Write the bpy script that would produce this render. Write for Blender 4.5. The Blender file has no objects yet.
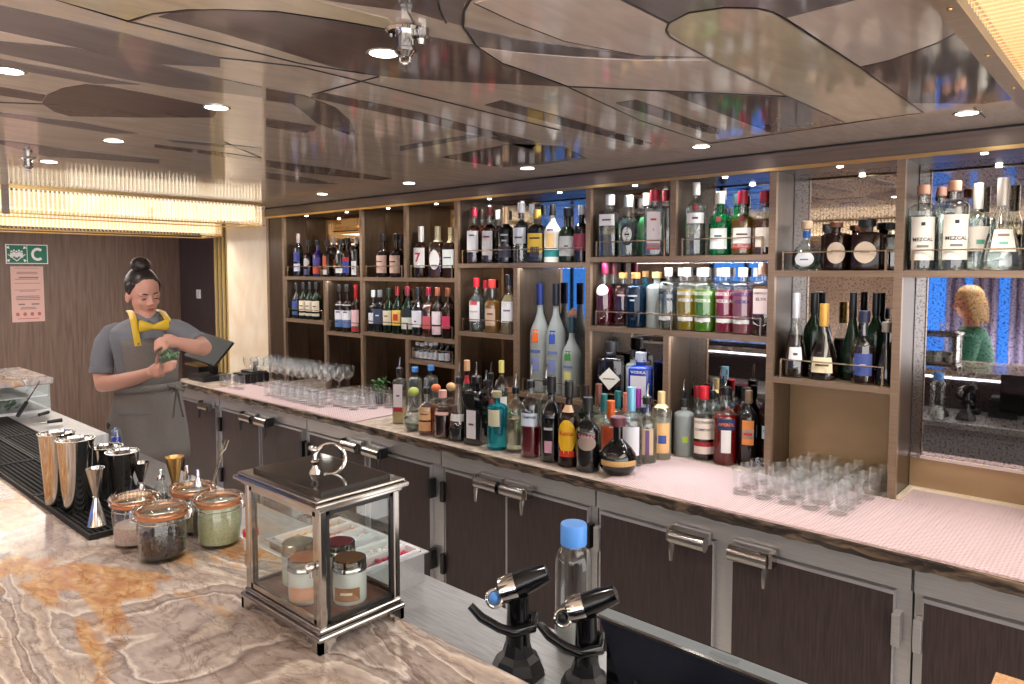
import bpy, bmesh, math, random
import numpy as np
from mathutils import Vector, Matrix, Euler
random.seed(7)
SC = bpy.context.scene
COL = SC.collection
PI = math.pi

# ------------------------------------------------------------------ camera
H = 1.70
F_PX, CX_PX, CY_PX = 718.0, 512.0, 313.0
YAW, PIT = math.radians(42.0), math.atan(42.5 / 718.0)
cam_d = bpy.data.cameras.new('camera')
cam_d.sensor_width = 36.0
cam_d.sensor_fit = 'HORIZONTAL'
cam_d.lens = F_PX / 1024.0 * 36.0
cam_d.shift_y = -(342.0 - CY_PX) / 1024.0
cam_d.clip_start = 0.02
cam = bpy.data.objects.new('camera', cam_d)
COL.objects.link(cam)
cam.location = (0, 0, H)
cam.rotation_euler = (PI / 2 - PIT, 0, YAW)
SC.camera = cam

# ------------------------------------------------------------------ colour management, world
SC.view_settings.view_transform = 'Standard'
SC.view_settings.look = 'None'
SC.view_settings.gamma = 1.0
SC.view_settings.use_curve_mapping = False
SC.view_settings.exposure = 0.42
world = bpy.data.worlds.new('world')
SC.world = world
world.use_nodes = True
world.node_tree.nodes['Background'].inputs[0].default_value = (1.0, 0.97, 0.955, 1)
world.node_tree.nodes['Background'].inputs[1].default_value = 3.2
try:
    SC.cycles.use_denoising = True
    SC.cycles.max_bounces = 14
    SC.cycles.diffuse_bounces = 4
    SC.cycles.glossy_bounces = 6
    SC.cycles.transmission_bounces = 10
    SC.cycles.transparent_max_bounces = 40
    SC.cycles.caustics_reflective = False
    SC.cycles.caustics_refractive = False
    SC.cycles.sample_clamp_indirect = 4.0
except Exception:
    pass

ZC = 2.175          # ceiling height
ZB = 0.86           # back counter
ZF = 1.10           # guest bar top
ZW = 0.85           # work top behind the guest bar
YS = 2.87           # front plane of the bottle shelves
YM = 3.06           # mirrors behind the bottles

def area_light(name, loc, sx, sy, power, color=(1, .9, .78), rot=(0, 0, 0), spread=PI):
    l = bpy.data.lights.new(name, 'AREA')
    l.shape = 'RECTANGLE'
    l.size, l.size_y = sx, sy
    l.energy = power
    l.color = color
    l.spread = spread
    o = bpy.data.objects.new(name, l)
    COL.objects.link(o)
    o.location = loc
    o.rotation_euler = rot
    return o

# light of the long crystal fixtures (each one sits inside the fixture built further down)
WARM = (1.0, .945, .885)
area_light('guest_fixture_light', (-2.2, -1.25, 2.0), 4.4, .45, 330, WARM, spread=math.radians(120))
area_light('bar_fixture_light', (-4.95, 1.5, 2.0), .3, 2.2, 16, WARM)
area_light('entrance_fixture_light', (-6.2, 1.7, 1.97), .3, 2.4, 16, WARM)
area_light('near_fixture_light', (.25, 1.6, 2.09), .8, 1.9, 14, WARM)

# ------------------------------------------------------------------ pixel helpers (a pixel is only a direction)
FW = np.array([-math.sin(YAW) * math.cos(PIT), math.cos(YAW) * math.cos(PIT), -math.sin(PIT)])
RT = np.array([math.cos(YAW), math.sin(YAW), 0.0])
UP = np.cross(RT, FW)
C0 = np.array([0, 0, H])
def ray(x, y): return FW + RT * (x - CX_PX) / F_PX - UP * (y - CY_PX) / F_PX
def atz(x, y, z):
    d = ray(x, y); return C0 + d * (z - H) / d[2]
def aty(x, y, Y):
    d = ray(x, y); return C0 + d * Y / d[1]
def atx(x, y, X):
    d = ray(x, y); return C0 + d * X / d[0]
def atd(x, y, d): return C0 + ray(x, y) * d

# ------------------------------------------------------------------ materials
def lin(c):
    if max(c[:3]) > 1.0: c = [v / 255.0 for v in c]
    return tuple(((v / 12.92) if v <= .04045 else ((v + .055) / 1.055) ** 2.4) for v in c[:3]) + (1.0,)
MATS = {}
def pbr(name, color, rough=.5, metal=0., trans=0., ior=1.5, emit=None, es=0., coat=0., spec=.5, alpha=1.0):
    if name in MATS: return MATS[name]
    m = bpy.data.materials.new(name); m.use_nodes = True
    b = m.node_tree.nodes['Principled BSDF']
    b.inputs['Base Color'].default_value = lin(color)
    b.inputs['Roughness'].default_value = rough
    b.inputs['Metallic'].default_value = metal
    b.inputs['Transmission Weight'].default_value = trans
    b.inputs['IOR'].default_value = ior
    b.inputs['Coat Weight'].default_value = coat
    b.inputs['Specular IOR Level'].default_value = spec
    if emit:
        b.inputs['Emission Color'].default_value = lin(emit)
        b.inputs['Emission Strength'].default_value = es
    MATS[name] = m
    return m
def nodes(m): return m.node_tree.nodes, m.node_tree.links, m.node_tree.nodes['Principled BSDF']
def ramp(N, stops):
    r = N.new('ShaderNodeValToRGB')
    e = r.color_ramp.elements
    while len(e) > 1: e.remove(e[-1])
    e[0].position = stops[0][0]; e[0].color = lin(stops[0][1])
    for p, c in stops[1:]:
        k = e.new(p); k.color = lin(c)
    return r
def coords(N, L, scale=(1, 1, 1), rot=(0, 0, 0), kind='Object'):
    t = N.new('ShaderNodeTexCoord'); mp = N.new('ShaderNodeMapping')
    mp.inputs['Scale'].default_value = scale; mp.inputs['Rotation'].default_value = rot
    L.new(t.outputs[kind], mp.inputs['Vector']); return mp.outputs['Vector']
def grain(name, c1, c2, scale=(1, 1, 1), rough=.45, metal=0., nscale=6., detail=6., bump=0., distort=.3, coat=0., ior=1.5, rot=(0, 0, 0), lo=.35, hi=.65):
    if name in MATS: return MATS[name]
    m = pbr(name, c1, rough, metal, coat=coat, ior=ior); N, L, b = nodes(m)
    v = coords(N, L, scale, rot)
    n = N.new('ShaderNodeTexNoise'); n.inputs['Scale'].default_value = nscale; n.inputs['Detail'].default_value = detail
    n.inputs['Distortion'].default_value = distort
    L.new(v, n.inputs['Vector'])
    r = ramp(N, [(lo, c1), (hi, c2)]); L.new(n.outputs['Fac'], r.inputs['Fac'])
    L.new(r.outputs['Color'], b.inputs['Base Color'])
    if bump:
        bp = N.new('ShaderNodeBump'); bp.inputs['Strength'].default_value = bump; bp.inputs['Distance'].default_value = .002
        L.new(n.outputs['Fac'], bp.inputs['Height']); L.new(bp.outputs['Normal'], b.inputs['Normal'])
    return m
def schlick(N, L, ior, mul=1.0):
    """mirror share of a thin clear wall, the same from either side"""
    lw = N.new('ShaderNodeLayerWeight'); lw.inputs['Blend'].default_value = .5
    p = N.new('ShaderNodeMath'); p.operation = 'POWER'; p.inputs[1].default_value = 4.6
    r0 = ((ior - 1) / (ior + 1)) ** 2
    L.new(lw.outputs['Facing'], p.inputs[0])
    ma = N.new('ShaderNodeMath'); ma.operation = 'MULTIPLY_ADD'; ma.inputs[1].default_value = (1 - r0) * mul; ma.inputs[2].default_value = r0 * mul; ma.use_clamp = True
    L.new(p.outputs[0], ma.inputs[0])
    return ma.outputs[0]
def thin_glass(name, tint=(255, 255, 255), gloss=.03, ior=1.5, gmul=1.0, edge=(255, 255, 255)):
    if name in MATS: return MATS[name]
    m = bpy.data.materials.new(name); m.use_nodes = True
    N, L = m.node_tree.nodes, m.node_tree.links
    N.remove(N['Principled BSDF'])
    out = N['Material Output']
    t = N.new('ShaderNodeBsdfTransparent'); t.inputs[0].default_value = lin(tint)
    g = N.new('ShaderNodeBsdfGlossy'); g.inputs['Roughness'].default_value = gloss; g.inputs[0].default_value = lin(edge)
    mx = N.new('ShaderNodeMixShader')
    L.new(schlick(N, L, ior, gmul), mx.inputs[0]); L.new(t.outputs[0], mx.inputs[1]); L.new(g.outputs[0], mx.inputs[2])
    L.new(mx.outputs[0], out.inputs['Surface'])
    MATS[name] = m
    return m
def liquid(c, name=None):
    """clear tinted liquid: tinted see-through, a little body colour, a glossy skin"""
    name = name or 'liquid_%d_%d_%d' % tuple(c)
    if name in MATS: return MATS[name]
    m = bpy.data.materials.new(name); m.use_nodes = True
    N, L = m.node_tree.nodes, m.node_tree.links
    N.remove(N['Principled BSDF']); out = N['Material Output']
    pale = min(c) > 190
    t = N.new('ShaderNodeBsdfRefraction'); t.inputs['Color'].default_value = lin([min(255, v + (255 - v) * (.35 if not pale else .6)) for v in c]); t.inputs['IOR'].default_value = 1.33; t.inputs['Roughness'].default_value = 0.
    d = N.new('ShaderNodeBsdfDiffuse'); d.inputs[0].default_value = lin(c)
    tl = N.new('ShaderNodeBsdfTranslucent'); tl.inputs[0].default_value = lin(c)
    m1 = N.new('ShaderNodeMixShader'); m1.inputs[0].default_value = .5; L.new(d.outputs[0], m1.inputs[1]); L.new(tl.outputs[0], m1.inputs[2])
    m2 = N.new('ShaderNodeMixShader'); m2.inputs[0].default_value = .10 if pale else (.62 if max(c) > 200 else .42)
    L.new(t.outputs[0], m2.inputs[1]); L.new(m1.outputs[0], m2.inputs[2])
    g = N.new('ShaderNodeBsdfGlossy'); g.inputs['Roughness'].default_value = .04
    m3 = N.new('ShaderNodeMixShader'); L.new(schlick(N, L, 1.33), m3.inputs[0]); L.new(m2.outputs[0], m3.inputs[1]); L.new(g.outputs[0], m3.inputs[2])
    L.new(m3.outputs[0], out.inputs['Surface'])
    MATS[name] = m
    return m
def paper(c): return pbr('paper_%d_%d_%d' % tuple(c), c, .55)
def plastic(c, rough=.35): return pbr('plastic_%d_%d_%d' % tuple(c), c, rough)

M = {}
M['glass'] = thin_glass('clear_bottle_glass', (243, 248, 247), .02, 1.55, 1.8)
M['glassware'] = thin_glass('clear_drinking_glass', (253, 254, 254), .015, 1.45, 1.25)
M['pane'] = thin_glass('clear_pane', (246, 249, 248), .01, 1.5)
M['frost'] = pbr('frosted_glass', (205, 212, 210), .45, 0, .55, 1.3)
M['black_glass'] = pbr('black_bottle_glass', (12, 11, 12), .06, coat=.5)
M['brown_glass'] = pbr('brown_bottle_glass', (40, 22, 14), .06, 0, .25, 1.4)
M['dgreen_glass'] = pbr('dark_green_bottle_glass', (16, 34, 18), .06, 0, .25, 1.4)
M['green_glass'] = pbr('green_bottle_glass', (24, 150, 84), .05, 0, .75, 1.4)
M['teal_glass'] = pbr('teal_bottle_glass', (20, 110, 140), .05, 0, .6, 1.4)
M['chrome'] = pbr('polished_chrome', (215, 213, 210), .09, 1.0)
M['steel_pol'] = pbr('polished_steel', (178, 174, 169), .13, 1.0)
M['black_plastic'] = pbr('black_plastic', (18, 18, 20), .35)
M['black_soft'] = pbr('black_rubber', (14, 14, 15), .6)
M['white_plastic'] = pbr('white_plastic', (236, 236, 238), .4)
M['gold'] = pbr('brushed_gold', (205, 170, 110), .28, 1.0)
M['gold_strip'] = pbr('gold_strip', (236, 206, 140), .35, .45)
M['brass_rail'] = pbr('pale_brass_rail', (196, 172, 138), .25, 1.0)
M['dark_gap'] = pbr('dark_gap', (14, 12, 12), .7)

def brushed(name, c1, c2, scale, rough=.3):
    m = grain(name, c1, c2, scale, rough, .8, 5.0, 4.0, distort=0)
    return m
M['steel'] = brushed('brushed_steel', (206, 205, 207), (194, 193, 195), (2, 60, 60), .3)
M['worktop'] = brushed('worktop_steel', (178, 176, 175), (158, 156, 155), (3, 40, 3), .38)
M['cab_wood'] = grain('dark_cabinet_wood', (50, 39, 40), (68, 54, 54), (30, 30, 1.6), .42, 0, 5.0, 8.0, bump=.15)
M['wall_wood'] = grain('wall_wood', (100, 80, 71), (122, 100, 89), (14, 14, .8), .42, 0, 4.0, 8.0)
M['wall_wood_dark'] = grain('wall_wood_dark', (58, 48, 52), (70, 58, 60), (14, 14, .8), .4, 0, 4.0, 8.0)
M['shelf'] = grain('shelf_lacquer', (146, 123, 102), (134, 112, 92), (1, 30, 30), .3, .35, 3.0)
M['shelf_side'] = grain('shelf_side_wood', (66, 52, 41), (80, 64, 50), (20, 20, 1.5), .3, .3, 4.0)
M['gold_panel'] = grain('gold_back_panel', (178, 150, 114), (170, 142, 107), (1.2, 1, 3), .33, .55, 3.0)
M['fascia'] = grain('fascia_lacquer', (120, 104, 94), (108, 93, 84), (1.2, 8, 30), .25, .3, 3.0)
M['floor'] = grain('floor_stone', (196, 186, 172), (210, 200, 188), (1, 1, 1), .35, 0, 8.0)
M['plain_wall'] = grain('guest_wall', (120, 104, 96), (132, 116, 106), (1, 1, .2), .5, 0, 5.0)

def ceil_mat(name, c1, c2):
    m = grain(name, c1, c2, (9, 2.2, 1), .6, .0, 3.0, 8.0, distort=.6, rot=(0, 0, .35), lo=.3, hi=.7)
    b = m.node_tree.nodes['Principled BSDF']
    b.inputs['IOR'].default_value = 1.5
    b.inputs['Coat Weight'].default_value = .85
    b.inputs['Coat IOR'].default_value = 1.5
    b.inputs['Coat Roughness'].default_value = .075
    return m
M['ceil'] = ceil_mat('ceiling_lacquer_taupe', (172, 158, 146), (150, 136, 124))
M['ceil_light'] = ceil_mat('ceiling_lacquer_pale', (184, 168, 158), (168, 152, 142))
M['ceil_olive'] = ceil_mat('ceiling_lacquer_olive', (166, 153, 130), (146, 132, 110))
M['ceil_dark'] = ceil_mat('ceiling_lacquer_grey', (98, 89, 89), (84, 76, 77))
M['ceil_brown'] = ceil_mat('ceiling_lacquer_brown', (80, 62, 56), (62, 47, 43))
M['ceil_black'] = pbr('ceiling_seam', (26, 22, 22), .3)

def stone(name):
    m = pbr(name, (170, 150, 130), .16, coat=.0); N, L, b = nodes(m)
    v = coords(N, L, (.85, 1.9, 1), (0, 0, -.75))
    def noise(sc, det, dist=0., rough=.5, vec=v):
        n = N.new('ShaderNodeTexNoise'); n.inputs['Scale'].default_value = sc; n.inputs['Detail'].default_value = det; n.inputs['Distortion'].default_value = dist; n.inputs['Roughness'].default_value = rough
        L.new(vec, n.inputs['Vector']); return n
    def mixc(fac, A, B, mode='MIX', f=None):
        x = N.new('ShaderNodeMix'); x.data_type = 'RGBA'; x.blend_type = mode
        if f is not None: x.inputs['Factor'].default_value = f
        else: L.new(fac, x.inputs['Factor'])
        L.new(A, x.inputs['A']); L.new(B, x.inputs['B']); return x.outputs['Result']
    # contour lines of a slow, ragged field give the layered onyx bands
    n1 = noise(1.55, 7, .5, .48)
    mu = N.new('ShaderNodeMath'); mu.operation = 'MULTIPLY'; mu.inputs[1].default_value = 6.5
    L.new(n1.outputs['Fac'], mu.inputs[0])
    fr = N.new('ShaderNodeMath'); fr.operation = 'FRACT'; L.new(mu.outputs[0], fr.inputs[0])
    r = ramp(N, [(0, (140, 126, 122)), (.05, (236, 228, 220)), (.10, (184, 170, 163)), (.22, (200, 188, 181)), (.33, (166, 153, 148)), (.40, (230, 219, 207)), (.46, (208, 190, 174)), (.6, (182, 167, 160)), (.7, (216, 204, 194)), (.76, (238, 229, 219)), (.80, (168, 154, 147)), (.92, (194, 180, 172)), (1, (140, 126, 122))])
    L.new(fr.outputs[0], r.inputs['Fac'])
    n3 = noise(26, 5, .4); r3 = ramp(N, [(.35, (190, 120, 52)), (.5, (214, 156, 84)), (.68, (232, 196, 142))]); L.new(n3.outputs['Fac'], r3.inputs['Fac'])
    n2 = noise(2.3, 6, .6, .5); r2 = ramp(N, [(.56, (0, 0, 0)), (.59, (225, 225, 225)), (1, (225, 225, 225))]); L.new(n2.outputs['Fac'], r2.inputs['Fac'])
    c = mixc(r2.outputs['Color'], r.outputs['Color'], r3.outputs['Color'])
    n4 = noise(9, 10, .6, .68); r4 = ramp(N, [(0, (255, 255, 255)), (.47, (255, 255, 255)), (.495, (186, 168, 156)), (.52, (255, 255, 255)), (1, (255, 255, 255))]); L.new(n4.outputs['Fac'], r4.inputs['Fac'])
    c = mixc(None, c, r4.outputs['Color'], 'MULTIPLY', .7)
    n5 = noise(60, 4); r5 = ramp(N, [(.3, (214, 208, 204)), (.7, (255, 255, 255))]); L.new(n5.outputs['Fac'], r5.inputs['Fac'])
    c = mixc(None, c, r5.outputs['Color'], 'MULTIPLY', .6)
    L.new(c, b.inputs['Base Color'])
    return m
M['onyx'] = stone('onyx_stone')
M['edge_stone'] = grain('brown_stone_edge', (52, 43, 39), (160, 134, 110), (1.4, 9, 9), .18, 0, 3.5, 8.0, distort=1.6, lo=.46, hi=.82)
M['counter_stone'] = grain('counter_stone', (176, 156, 142), (222, 204, 188), (2, 2, 2), .15, 0, 6.0, 7.0, distort=1.5)

M['liner'] = pbr('pink_liner_strand', (216, 192, 192), .45)
M['liner_base'] = pbr('pink_liner_sheet', (176, 142, 142), .5)

def mirror(name, c, spots):
    m = pbr(name, c, .02, 1.0); N, L, b = nodes(m)
    v = coords(N, L)
    n = N.new('ShaderNodeTexNoise'); n.inputs['Scale'].default_value = 120; n.inputs['Detail'].default_value = 6; n.inputs['Roughness'].default_value = .75
    L.new(v, n.inputs['Vector'])
    k = tuple(int(q * .5) for q in c)
    r = ramp(N, [(0, k), (.36 + .06 * spots, k), (.46 + .06 * spots, c), (1, c)]); L.new(n.outputs['Fac'], r.inputs['Fac'])
    L.new(r.outputs['Color'], b.inputs['Base Color'])
    return m
M['mirror'] = mirror('antique_mirror', (205, 200, 200), .55)
M['mirror_clear'] = mirror('shelf_mirror', (185, 180, 176), .1)
M['mirror_bronze'] = mirror('bronze_mirror', (150, 126, 100), .1)
M['cream'] = grain('cream_marble', (248, 233, 210), (236, 214, 184), (1, 1, .7), .35, 0, 3.5, 7.0, distort=1.5)
M['skin'] = pbr('skin', (206, 152, 132), .5)
M['led'] = pbr('led_strip', (255, 255, 255), .5, emit=(240, 246, 255), es=8)
M['lamp'] = pbr('lamp_glow', (255, 255, 255), .5, emit=(255, 250, 242), es=14)
M['window'] = pbr('blue_evening_window', (40, 90, 200), .2, emit=(72, 150, 250), es=1.0)
M['crystal'] = thin_glass('crystal_rod', (254, 247, 232), .04, 1.7, 3.0, (255, 248, 236))
M['glow'] = pbr('fixture_glow', (255, 240, 210), .6, emit=(255, 241, 218), es=.85)

# ------------------------------------------------------------------ mesh helpers
class MB:
    def __init__(self): self.v, self.f = [], []
    def add(self, vs, fs):
        o = len(self.v); self.v += [tuple(p) for p in vs]; self.f += [tuple(i + o for i in f) for f in fs]; return self
    def box(self, x0, x1, y0, y1, z0, z1):
        vs = [(x, y, z) for z in (z0, z1) for y in (y0, y1) for x in (x0, x1)]
        return self.add(vs, [(0, 2, 3, 1), (4, 5, 7, 6), (0, 1, 5, 4), (2, 6, 7, 3), (0, 4, 6, 2), (1, 3, 7, 5)])
    def obox(self, c, s, rot=(0, 0, 0)):
        R = Euler(rot).to_matrix(); c = Vector(c)
        vs = [c + R @ Vector((x * s[0] / 2, y * s[1] / 2, z * s[2] / 2)) for z in (-1, 1) for y in (-1, 1) for x in (-1, 1)]
        return self.add(vs, [(0, 2, 3, 1), (4, 5, 7, 6), (0, 1, 5, 4), (2, 6, 7, 3), (0, 4, 6, 2), (1, 3, 7, 5)])
    def prism(self, poly, z0, z1):
        n = len(poly)
        vs = [(p[0], p[1], z0) for p in poly] + [(p[0], p[1], z1) for p in poly]
        return self.add(vs, [tuple(reversed(range(n))), tuple(range(n, 2 * n))] + [(i, (i + 1) % n, n + (i + 1) % n, n + i) for i in range(n)])
    def lathe(self, prof, seg=20, c=(0, 0, 0), cs=None, close=False):
        vs, fs = [], []
        for (r, z) in prof:
            for k in range(seg):
                a = 2 * PI * k / seg
                q = cs(a) if cs else 1.0
                vs.append((c[0] + r * q * math.cos(a), c[1] + r * q * math.sin(a), c[2] + z))
        n = len(prof)
        for i in range(n - 1):
            for k in range(seg):
                k2 = (k + 1) % seg
                fs.append((i * seg + k, i * seg + k2, (i + 1) * seg + k2, (i + 1) * seg + k))
        if close:
            for k in range(seg):
                k2 = (k + 1) % seg
                fs.append(((n - 1) * seg + k, (n - 1) * seg + k2, k2, k))
        else:
            if prof[0][0] > 1e-6: fs.append(tuple(reversed(range(seg))))
            if prof[-1][0] > 1e-6: fs.append(tuple((n - 1) * seg + k for k in range(seg)))
        return self.add(vs, fs)
    def tube(self, pts, rad, seg=8, flat=1.0, upv=None):
        pts = [Vector(p) for p in pts]; n = len(pts)
        rad = rad if hasattr(rad, '__len__') else [rad] * n
        vs, fs = [], []; prev = None
        for i, p in enumerate(pts):
            t = (pts[min(i + 1, n - 1)] - pts[max(i - 1, 0)]).normalized()
            if prev is None:
                a = Vector(upv) if upv else (Vector((0, 0, 1)) if abs(t.z) < .9 else Vector((0, 1, 0)))
            else: a = prev
            u = (a - t * a.dot(t)).normalized(); w = t.cross(u); prev = u
            r = rad[i]; r = r if hasattr(r, '__len__') else (r, r * flat)
            for k in range(seg):
                an = 2 * PI * k / seg
                vs.append(p + u * (r[0] * math.cos(an)) + w * (r[1] * math.sin(an)))
        for i in range(n - 1):
            for k in range(seg):
                k2 = (k + 1) % seg
                fs.append((i * seg + k, i * seg + k2, (i + 1) * seg + k2, (i + 1) * seg + k))
        fs.append(tuple(reversed(range(seg)))); fs.append(tuple((n - 1) * seg + k for k in range(seg)))
        return self.add(vs, fs)
    def ell(self, c, r, seg=16, rings=10, rot=None):
        vs, fs = [], []
        R = Euler(rot).to_matrix() if rot else None
        for i in range(rings + 1):
            th = PI * i / rings
            th = min(max(th, .02), PI - .02)
            for k in range(seg):
                a = 2 * PI * k / seg
                p = Vector((r[0] * math.sin(th) * math.cos(a), r[1] * math.sin(th) * math.sin(a), -r[2] * math.cos(th)))
                if R: p = R @ p
                vs.append((c[0] + p.x, c[1] + p.y, c[2] + p.z))
        for i in range(rings):
            for k in range(seg):
                k2 = (k + 1) % seg
                fs.append((i * seg + k, i * seg + k2, (i + 1) * seg + k2, (i + 1) * seg + k))
        fs.append(tuple(reversed(range(seg)))); fs.append(tuple(rings * seg + k for k in range(seg)))
        return self.add(vs, fs)
    def torus(self, c, R, r, seg=24, s2=8, rot=(0, 0, 0), arc=2 * PI, a0=0.):
        Rm = Euler(rot).to_matrix(); pts = []
        full = arc > 2 * PI - .01
        n = seg if full else seg + 1
        vs, fs = [], []
        for i in range(n):
            a = a0 + arc * i / seg
            for k in range(s2):
                b = 2 * PI * k / s2
                p = Vector(((R + r * math.cos(b)) * math.cos(a), (R + r * math.cos(b)) * math.sin(a), r * math.sin(b)))
                p = Rm @ p; vs.append((c[0] + p.x, c[1] + p.y, c[2] + p.z))
        for i in range(seg):
            i2 = (i + 1) % n
            for k in range(s2):
                k2 = (k + 1) % s2
                fs.append((i * s2 + k, i2 * s2 + k, i2 * s2 + k2, i * s2 + k2))
        if not full:
            fs.append(tuple(range(s2))); fs.append(tuple(reversed([(n - 1) * s2 + k for k in range(s2)])))
        return self.add(vs, fs)
    def build(self, name, mat, parent=None, smooth=True, loc=None, angle=40, bevel=0.):
        me = bpy.data.meshes.new(name)
        me.from_pydata(self.v, [], self.f)
        me.update()
        if smooth:
            me.polygons.foreach_set('use_smooth', [True] * len(me.polygons))
            try: me.set_sharp_from_angle(angle=math.radians(angle))
            except Exception: pass
        if mat: me.materials.append(mat)
        o = bpy.data.objects.new(name, me)
        COL.objects.link(o)
        if loc is not None: o.location = loc
        if parent: o.parent = parent
        if bevel:
            md = o.modifiers.new('bevel', 'BEVEL'); md.width = bevel; md.segments = 2; md.limit_method = 'ANGLE'
        return o
def tag(o, label=None, cat=None, group=None, kind=None):
    if label: o['label'] = label
    if cat: o['category'] = cat
    if group: o['group'] = group
    if kind: o['kind'] = kind
    return o
def thing(name, label, cat, loc=(0, 0, 0), rz=0., group=None):
    o = bpy.data.objects.new(name, None); COL.objects.link(o)
    o.empty_display_size = .05
    o.location = loc; o.rotation_euler = (0, 0, rz)
    return tag(o, label, cat, group)
def inst(src, name, parent, loc=(0, 0, 0), rot=(0, 0, 0), scale=(1, 1, 1)):
    o = bpy.data.objects.new(name, src.data); COL.objects.link(o)
    o.parent = parent; o.location = loc; o.rotation_euler = rot; o.scale = scale
    return o
def copy_tree(o, parent=None):
    c = o.copy(); COL.objects.link(c); c.parent = parent
    for ch in list(o.children): copy_tree(ch, c)
    return c

TXT = {}
def text_mesh(s):
    """flat text centred on origin, scaled to width 1; returns verts, faces, height"""
    if s in TXT: return TXT[s]
    cu = bpy.data.curves.new('txt', 'FONT'); cu.body = s; cu.resolution_u = 2; cu.offset = .018
    cu.align_x = 'CENTER'; cu.align_y = 'CENTER'
    ob = bpy.data.objects.new('txt', cu); COL.objects.link(ob)
    dg = bpy.context.evaluated_depsgraph_get()
    me = bpy.data.meshes.new_from_object(ob.evaluated_get(dg))
    w0 = max(v.co.x for v in me.vertices) - min(v.co.x for v in me.vertices)
    bm = bmesh.new(); bm.from_mesh(me); bmesh.ops.triangulate(bm, faces=bm.faces[:])
    for _ in range(4):
        le = [e for e in bm.edges if abs(e.verts[0].co.x - e.verts[1].co.x) > .14 * w0]
        if not le: break
        bmesh.ops.subdivide_edges(bm, edges=le, cuts=1); bmesh.ops.triangulate(bm, faces=bm.faces[:])
    bm.to_mesh(me); bm.free()
    vs = [tuple(v.co) for v in me.vertices]; fs = [tuple(p.vertices) for p in me.polygons]
    bpy.data.objects.remove(ob); bpy.data.curves.remove(cu); bpy.data.meshes.remove(me)
    xs = [v[0] for v in vs]; ys = [v[1] for v in vs]
    w = max(xs) - min(xs); cx = (max(xs) + min(xs)) / 2; cy = (max(ys) + min(ys)) / 2
    vs = [((v[0] - cx) / w, (v[1] - cy) / w) for v in vs]
    TXT[s] = (vs, fs, (max(ys) - min(ys)) / w)
    return TXT[s]
def flat_text(s, width, origin, ux, uy, mat, name, parent, height=None):
    vs, fs, h = text_mesh(s)
    sy = width if height is None else height / h
    O, X, Y = Vector(origin), Vector(ux), Vector(uy)
    mb = MB(); mb.add([O + X * (v[0] * width) + Y * (v[1] * sy) for v in vs], fs)
    return mb.build(name, mat, parent, smooth=False)

# ================================================================== THE ROOM
XL, XR, YB, YFR = -7.7, 2.0, 3.3, -2.7
def struct(name, mb, mat, parent=None, **k):
    o = mb.build(name, mat, parent, smooth=False, **k)
    if parent is None: o['kind'] = 'structure'
    return o
struct('floor', MB().box(XL, XR, YFR, YB, -.05, 0), M['floor'])
ceiling = struct('ceiling', MB().box(XL, XR, YFR, YB + .1, ZC, ZC + .05), M['ceil'])
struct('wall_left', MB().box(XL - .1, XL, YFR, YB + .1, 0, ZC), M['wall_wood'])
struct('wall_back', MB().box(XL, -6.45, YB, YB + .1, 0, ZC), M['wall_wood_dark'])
struct('wall_back_column', MB().box(aty(228.5, 300, 3.05)[0], -5.12, 3.05, 3.25, 0, ZC), M['cream'])
struct('wall_back_bar', MB().box(-5.12, XR, 3.09, 3.2, 0, ZC), M['shelf_side'])
struct('wall_front', MB().box(XL, -.55, YFR - .1, YFR, 0, ZC), M['plain_wall'])
xs0, xs1 = aty(213, 300, 3.19)[0], aty(228.5, 300, 3.19)[0]
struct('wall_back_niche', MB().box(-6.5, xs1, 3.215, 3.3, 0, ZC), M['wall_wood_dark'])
for k in range(4):
    x = xs0 + (xs1 - xs0) * (k + .25) / 4.0
    struct('trim_%d' % (k + 1), MB().box(x, x + (xs1 - xs0) * .11, 3.2, 3.215, 0, ZC), M['gold_strip'])
# evening windows of the guest side (seen only in the mirrors)
wx = [(-7.3, -6.05), (-4.35, -3.45), (-2.05, -.65)]
for k, (a, b) in enumerate(wx):
    w = struct('window_%d' % (k + 1), MB().box(a, b, YFR + .005, YFR + .02, .25, 2.1), M['window'])
    fr = MB()
    for (x0, x1, z0, z1) in ((a - .05, a, .2, 2.13), (b, b + .05, .2, 2.13), (a, b, .2, .25), (a, b, 2.09, 2.13), ((a + b) / 2 - .02, (a + b) / 2 + .02, .25, 2.09)):
        fr.box(x0, x1, YFR, YFR + .06, z0, z1)
    fr.build('window_frame', M['black_plastic'], w, smooth=False)
def curtain(a, b, label):
    vs, fs = [], []; n = int((b - a) / .012)
    for i in range(n + 1):
        x = a + (b - a) * i / n; y = YFR + .15 + .035 * math.sin(i * .9) + .01 * math.sin(i * 2.3)
        vs += [(x, y, .03), (x, y, 2.15)]
    fs = [(2 * i, 2 * i + 2, 2 * i + 3, 2 * i + 1) for i in range(n)]
    o = MB().add(vs, fs).build('curtain', M['curtain'], None)
    md = o.modifiers.new('solid', 'SOLIDIFY'); md.thickness = .003
    tag(o, label, 'curtain', 'curtains at the evening windows')
M['curtain'] = grain('grey_violet_curtain', (150, 146, 182), (118, 116, 156), (30, 1, .5), .8, 0, 3.0)
curtain(-2.1, -1.86, 'grey violet curtain mirrored left of the display box')
curtain(-1.66, -1.5, 'narrow grey violet curtain mirrored behind the blonde guest head')
curtain(-1.42, -1.2, 'grey violet curtain mirrored just right of the blonde guest')
curtain(-1.1, -.62, 'broad grey violet curtain mirrored at the right edge')
curtain(-3.5, -3.2, 'grey violet curtain between two blue windows mirrored behind the bitters')

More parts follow.
